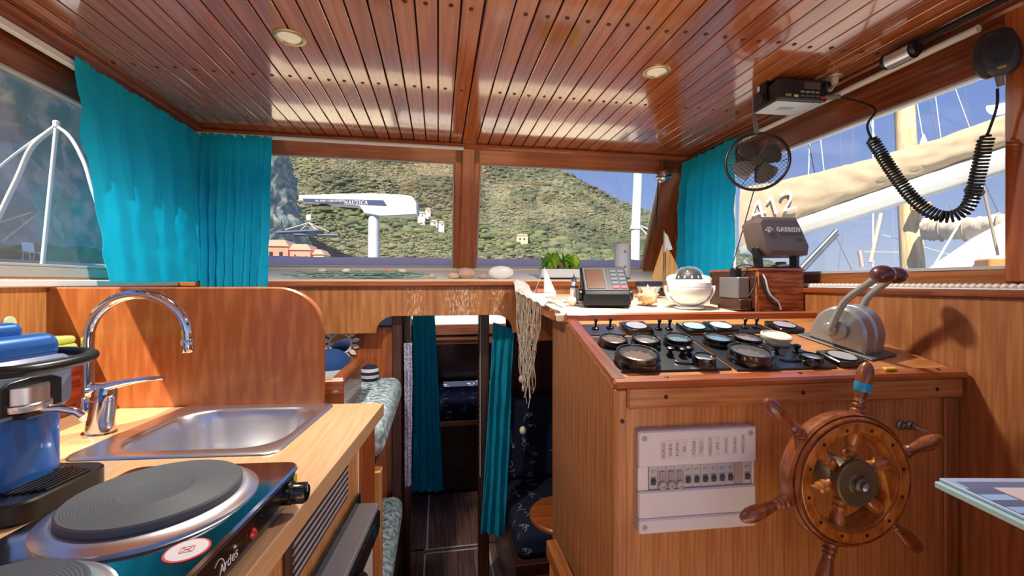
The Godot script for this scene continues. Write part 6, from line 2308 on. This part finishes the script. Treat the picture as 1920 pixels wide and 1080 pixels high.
	part(q2, "terrace_wall", spanned(Vector3(-17.5, -1.4, 4), Vector3(-12.4, 1.95, 40), 0.05), plain(rgb(150, 148, 136), 0.9))
	st = mb()
	var hn := FastNoiseLite.new()
	hn.seed = 17
	hn.frequency = 0.9
	for j in 150:
		var f := r.randf_range(10, 24)
		var c := V(-13.9 + r.randf_range(-0.3, 0.3), 1.95 + r.randf_range(0.1, 0.45), f)
		ellip(st, Vector3(0.35, 0.28, 0.4) * r.randf_range(0.6, 1.1), T(c, Vector3(r.randf(), r.randf(), r.randf())), 7, 5)
	solo("hedge", "low green hedge on the terrace below the cliff", "hedge", fin(st), mottled(74, 0.2, [rgb(40, 62, 26), rgb(74, 92, 40), rgb(120, 128, 60)], 1.2, 0.9))
	var ch := thing("folding_chair", "white folding chair on the terrace seen through the port window", "chair", V(-12.8, 1.95, 15.9), Vector3(0, 1.2, 0))
	st = mb()
	part(ch, "seat", box(Vector3(0.3, 0.03, 0.3), 0.01), M.white, Vector3(0, 0.26, 0))
	part(ch, "backrest", box(Vector3(0.3, 0.3, 0.03), 0.01), M.white, Vector3(0, 0.44, -0.16), Vector3(-0.2, 0, 0))
	for s in [[-1, -1], [1, -1], [-1, 1], [1, 1]]:
		part(ch, "leg", tubed([Vector3(s[0] * 0.13, 0.0, s[1] * 0.17), Vector3(s[0] * 0.13, 0.26, s[1] * 0.11)], 0.014, 6), M.white)
	# white davit frame on the boat to port
	var ga := thing("davit_frame", "white tubular arch frame of the boat moored to port", "frame", V(-4.02, 0.0, 5.27))
	var o := V(-4.02, 0.0, 5.27)
	part(ga, "post", tubed([Vector3(0, 2.9, 0), V(-4.19, 1.2, 5.30) - o, V(-4.22, -0.6, 5.31) - o], 0.02, 10), paint)
	part(ga, "arch_tube", tubed(smooth_path([Vector3(0, 2.92, 0), V(-4.22, 2.80, 5.31) - o, V(-4.612, 2.49, 5.374) - o, V(-5.1, 2.05, 5.5) - o], 6), 0.012, 8), paint)
	part(ga, "arch_tube", tubed(smooth_path([Vector3(0, 2.92, 0), V(-4.28, 2.70, 5.32) - o, V(-4.44, 2.36, 5.35) - o, V(-4.612, 1.98, 5.374) - o, V(-4.80, 1.5, 5.4) - o, V(-4.95, -0.6, 5.42) - o], 6), 0.024, 8), plain(rgb(206, 196, 190), 0.5))
	part(ga, "arch_tube", tubed(smooth_path([Vector3(0, 2.92, 0), V(-3.89, 2.82, 5.25) - o, V(-3.77, 2.62, 5.23) - o, V(-3.66, 2.33, 5.2) - o, V(-3.5, 1.5, 5.2) - o, V(-3.45, -0.6, 5.2) - o], 6), 0.018, 8), plain(rgb(206, 196, 190), 0.5))
	part(ga, "top_fitting", box(Vector3(0.05, 0.08, 0.05), 0.01), paint, Vector3(0, 2.94, 0))
	part(ga, "base", box(Vector3(1.9, 0.4, 0.6), 0.03), paint, Vector3(-0.2, -0.75, 0))
	# rolled navy cover on the foredeck
	st = mb()
	var nn := FastNoiseLite.new()
	nn.seed = 31
	nn.frequency = 3.0
	var rows := []
	for j in 90:
		var x := -1.28 + 2.8 * j / 89.0
		var row := PackedVector3Array()
		for k in 16:
			var a := TAU * k / 16
			var rr := 0.062 * (1.0 + 0.16 * nn.get_noise_3d(x, cos(a) * 0.4, sin(a) * 0.4))
			row.append(V(x, 1.353 + rr * sin(a), 2.85 + rr * 1.4 * cos(a)))
		rows.append(row)
	skin(st, rows)
	solo("rolled_cover", "long rolled navy blue cover lying across the foredeck", "cover", fin(st), mottled(77, 0.12, [rgb(20, 19, 40), rgb(34, 32, 66), rgb(54, 50, 90)], 7.0, 0.95))
	# slim mast with a spreader ahead to starboard
	var sm := thing("white_mast", "slim white mast with a stay seen through the starboard windscreen pane", "mast", V(3.68, 0.0, 7.48))
	part(sm, "pole", tubed([V(3.62, -1.2, 7.49) - V(3.68, 0, 7.48), V(3.69, 2.3, 7.476) - V(3.68, 0, 7.48), V(3.86, 6.5, 7.44) - V(3.68, 0, 7.48)], [0.095, 0.085, 0.07], 16), paint)
	part(sm, "collar", tubed([Vector3(0.005, 2.26, 0), Vector3(0.008, 2.34, 0)], 0.10, 16), paint)
	part(sm, "strut", tubed([Vector3(0.05, 2.36, 0), Vector3(0.55, 2.12, 0.1)], 0.015, 6), paint)
	part(sm, "strut", tubed([Vector3(0.05, 2.36, 0), Vector3(0.48, 1.86, 0.1)], 0.015, 6), paint)
	build_yachts(paint)


func build_yachts(paint: Material) -> void:
	var st := mb()
	var r := RandomNumberGenerator.new()
	r.seed = 5
	var rope := cloth(rgb(150, 138, 124))
	var canvas := mottled(78, 0.02, [rgb(150, 134, 112), rgb(164, 147, 123), rgb(176, 159, 135)], 0.8, 0.9)
	var ya := thing("sailing_yacht", "neighbouring white sailing yacht with a beige sail cover on its boom", "sailing yacht", V(5.5, 0.0, 4.7))
	var o := V(5.5, 0.0, 4.7)
	var A := V(6.9, 0, 3.0)
	var B := V(4.60, 0, 5.80)
	var along := (B - A).normalized()
	var nrm := Vector3(-0.772, 0, 0.635)
	# canvas: top and bottom heights along the boom
	var prof := [[0.0, 3.38, 3.02], [0.15, 3.27, 2.92], [0.40, 3.0, 2.62], [0.60, 2.86, 2.40], [0.78, 2.77, 2.165], [0.90, 2.73, 1.93], [1.0, 2.72, 1.70]]
	var n := FastNoiseLite.new()
	n.seed = 6
	n.frequency = 1.4
	var rows := []
	for j in 61:
		var s := j / 60.0
		var k := 0
		while k < prof.size() - 2 and prof[k + 1][0] < s:
			k += 1
		var w: float = (s - prof[k][0]) / (prof[k + 1][0] - prof[k][0])
		var hi := lerpf(prof[k][1], prof[k + 1][1], w)
		var lo := lerpf(prof[k][2], prof[k + 1][2], w)
		var c := A.lerp(B, s) - o
		var row := PackedVector3Array()
		for i in 28:
			var a := TAU * i / 28
			var up := 0.5 + 0.5 * sin(a)
			var th := (0.10 + 0.05 * (1.0 - up)) * cos(a)
			th *= 1.0 + 0.35 * n.get_noise_2d(s * 9.0 - up * 2.2, up * 2.5)
			row.append(c + nrm * th + Vector3(0, lerpf(lo, hi, up) + 0.012 * n.get_noise_2d(s * 20.0, 5.0), 0))
		rows.append(row)
	skin(st, rows)
	var cov := part(ya, "sail_cover", fin(st), canvas)
	var lb := Basis(Vector3(0.635, 0, 0.772), Vector3.UP, Vector3(-0.772, 0, 0.635))
	letters(cov, "lettering", "412", 0.26, paint, A.lerp(B, 0.875) - o + nrm * 0.17 + Vector3(0, 2.36, 0), lb * Basis.from_euler(Vector3(0, 0, 0.22)), 0.01, "Droid Sans", false)
	# boom
	st = mb()
	var br := []
	for j in 2:
		var c := (A.lerp(B, 0.0) if j == 0 else A.lerp(B, 1.0)) - o
		var y: float = [2.93, 1.82][j]
		var h: float = [0.16, 0.13][j]
		var row := PackedVector3Array()
		for i in 20:
			var a := TAU * i / 20
			row.append(c + nrm * 0.085 * cos(a) + Vector3(0, y + h * sin(a), 0))
		br.append(row)
	skin(st, br)
	part(ya, "boom", fin(st), plain(rgb(186, 190, 188), 0.4, 0.3))
	part(ya, "mast", tubed([V(4.50, 0.4, 5.92) - o, V(4.50, 9.0, 5.92) - o], 0.09, 16), plain(rgb(200, 202, 204), 0.4, 0.3))
	# hull with a flat white deck
	var hull := []
	for j in 15:
		var t := j / 14.0
		var c := V(5.5, 0, -3.4).lerp(V(4.5, 0, 6.9), t) - o
		var wd := 1.75 * pow(sin(PI * (0.25 + 0.73 * t)), 0.6)
		var row := PackedVector3Array()
		for i in 24:
			var a := TAU * i / 24
			row.append(c + Vector3(wd * signf(cos(a)) * pow(absf(cos(a)), 0.5), 0.0 + 0.95 * signf(sin(a)) * pow(absf(sin(a)), 0.5), 0))
		hull.append(row)
	st = mb()
	skin(st, hull)
	part(ya, "hull", fin(st), paint)
	var ropes := [
		["white", V(5.55, 1.39, 3.92), V(6.20, 2.39, 3.86), 0.011],
		["rope", V(6.20, 2.36, 3.86), V(6.42, 1.57, 3.86), 0.015],
		["rope", V(6.28, 2.50, 3.63), V(6.26, 1.71, 3.66), 0.018],
		["white", V(6.15, 2.35, 3.87), V(6.09, 2.10, 3.88), 0.006],
		["steel", V(4.82, 1.43, 4.95), V(5.35, 1.96, 4.90), 0.030],
		["black", V(4.86, 1.39, 4.94), V(5.38, 1.91, 4.90), 0.012],
	]
	var mats := {"white": M.white, "rope": rope, "steel": M.dull_metal, "black": M.black, "grey": plain(rgb(110, 116, 126), 0.6), "mast": plain(rgb(176, 164, 150), 0.6)}
	for q in ropes:
		part(ya, "rope", tubed([q[1] - o, q[2] - o], q[3], 6), mats[q[0]])
	st = mb()
	prism(st, round_rect(0.14, 0.17, 0.05, 4), 0.05, 0.01)
	part(ya, "block", fin(st), M.black, V(6.12, 2.31, 3.89) - o, Vector3(0, -0.8, 0.5))
	part(ya, "block", turned([Vector2(0, -0.12), Vector2(0.03, -0.10), Vector2(0.035, 0.06), Vector2(0, 0.10)], 10), M.black, V(6.28, 2.42, 3.63) - o)
	part(ya, "shackle", tubed([V(6.28, 2.5, 3.63) - o, V(6.30, 2.62, 3.62) - o], 0.015, 6), M.dull_metal)
	# second boat: wooden mast, furled sail, white spray hood
	var ke := thing("wooden_ketch", "wooden masted ketch with a furled cream sail beyond the yacht", "sailing boat", V(13.2, 0.0, 9.87))
	o = V(13.2, 0.0, 9.87)
	part(ke, "mast", tubed([V(13.45, -0.6, 9.84) - o, V(13.2, 3.4, 9.87) - o, V(12.95, 9.0, 9.92) - o], [0.30, 0.25, 0.20], 18), wood(99, [rgb(190, 158, 112), rgb(212, 184, 140), rgb(226, 202, 164)], 1, 0.7, 0.0, 0.1, 2.0, 0.2))
	st = mb()
	var fr := []
	for j in 50:
		var s := j / 49.0
		var c := V(12.9, 2.70, 9.3).lerp(V(11.3, 2.62, 5.2), s) - o + Vector3(0, -0.16 * sin(PI * s), 0)
		var row := PackedVector3Array()
		for i in 16:
			var a := TAU * i / 16
			var rr := 0.23 * (1.0 + 0.35 * n.get_noise_3d(s * 14.0, cos(a) * 1.3, sin(a) * 1.3)) * lerpf(1.25, 0.85, s)
			row.append(c + Vector3(-0.9, 0, 0.35) * rr * cos(a) + Vector3(0, rr * sin(a), 0))
		fr.append(row)
	skin(st, fr)
	part(ke, "furled_sail", fin(st), mottled(79, 0.05, [rgb(176, 160, 138), rgb(206, 192, 172), rgb(226, 216, 200)], 2.0, 0.9))
	for s in [0.14, 0.3, 0.5, 0.72]:
		var c := V(12.9, 2.70, 9.3).lerp(V(11.3, 2.62, 5.2), s) - o + Vector3(0, -0.16 * sin(PI * s), 0)
		st = mb()
		ring(st, 0.27 * lerpf(1.2, 0.85, s), 0.018, 24, 6, T(c, Vector3(PI / 2, 0.37, 0)))
		part(ke, "sail_tie", fin(st), rope)
	part(ke, "gaff_fitting", box(Vector3(0.7, 0.16, 0.3), 0.03), wood(100, [rgb(180, 140, 96), rgb(200, 164, 120), rgb(214, 182, 140)], 0, 0.7, 0.0), V(13.1, 3.35, 9.5) - o, Vector3(0, 0.4, 0.2))
	st = mb()
	prism(st, PackedVector2Array([Vector2(-1.6, 0.0), Vector2(1.6, 0.0), Vector2(1.6, 1.05), Vector2(-0.25, 1.05), Vector2(-0.75, 0.72)]), 1.6, 0.05, T(V(9.9, 1.35, 5.1) - o, Vector3(0, -0.5, 0)))
	part(ke, "spray_hood", fin(st), paint)
	st = mb()
	ring(st, 0.15, 0.035, 28, 8, T(V(8.38, 1.60, 5.22) - o, Vector3(PI / 2, 0.5, 0)))
	part(ke, "rope_coil", fin(st), M.white)
	part(ke, "locker", box(Vector3(0.5, 0.22, 0.4), 0.02), M.teak_x, V(8.35, 1.50, 4.95) - o, Vector3(0, -0.6, 0))
	part(ke, "deck", box(Vector3(5.5, 0.2, 4.0), 0.05), paint, V(10.4, 1.2, 6.4) - o, Vector3(0, -0.5, 0))
	part(ke, "hull", box(Vector3(5.8, 2.0, 4.2), 0.2), paint, V(10.4, 0.1, 6.4) - o, Vector3(0, -0.5, 0))
	# rigging of the boats further off
	var far := [
		["black", V(11.99, 6.57, 12.12), V(12.39, 4.53, 12.05), 0.012],
		["white", V(13.95, 7.93, 13.81), V(13.83, 5.00, 13.83), 0.020],
		["white", V(13.28, 7.52, 12.91), V(13.54, 5.05, 12.86), 0.016],
		["grey", V(18.75, 10.87, 17.03), V(18.83, 6.31, 17.01), 0.018],
		["grey", V(19.43, 10.87, 16.91), V(19.33, 6.31, 16.93), 0.015],
		["white", V(18.29, 9.91, 15.08), V(18.29, 1.93, 15.08), 0.030],
		["white", V(17.69, 9.91, 15.18), V(18.70, 6.26, 15.01), 0.020],
		["white", V(15.54, 7.98, 11.50), V(15.87, 6.00, 11.44), 0.016],
		["grey", V(15.94, 7.98, 11.43), V(16.32, 6.04, 11.36), 0.012],
		["white", V(18.52, 8.95, 13.01), V(18.79, 6.76, 12.96), 0.016],
		["white", V(18.01, 8.46, 12.08), V(18.63, 6.76, 11.97), 0.016],
		["grey", V(18.39, 8.46, 12.02), V(18.67, 6.83, 11.97), 0.010],
		["mast", V(18.63, 4.21, 15.02), V(18.18, 2.12, 15.10), 0.090],
		["mast", V(17.73, 2.62, 15.18), V(17.84, 1.93, 15.16), 0.080],
		["grey", V(12.97, 2.90, 11.95), V(13.53, 1.68, 11.85), 0.014],
		["grey", V(13.23, 2.85, 11.90), V(13.09, 1.68, 11.93), 0.014],
		["grey", V(15.31, 4.14, 9.51), V(15.73, 3.23, 9.44), 0.012],
		["white", V(16.62, 3.07, 13.34), V(19.31, 2.26, 12.87), 0.012],
		["grey", V(16.72, 3.82, 11.29), V(16.93, 3.20, 11.25), 0.012],
		["white", V(15.92, 2.42, 13.46), V(17.52, 2.40, 13.18), 0.010],
	]
	var rg := thing("harbour_rigging", "thin stays and halyards of the boats moored further off", "rigging", V(14, 0, 11))
	o = V(14, 0, 11)
	for q in far:
		part(rg, "mast" if q[0] == "mast" else "stay", tubed([q[1] - o, q[2] - o], q[3], 6), mats[q[0]])
	for p in [V(13.54, 4.9, 12.86), V(15.88, 5.9, 11.44)]:
		st = mb()
		lathe(st, [Vector2(0, -0.25), Vector2(0.15, -0.22), Vector2(0.10, 0.0), Vector2(0.02, 0.28), Vector2(0, 0.3)], 12)
		part(rg, "burgee", fin(st), M.white, p - o)
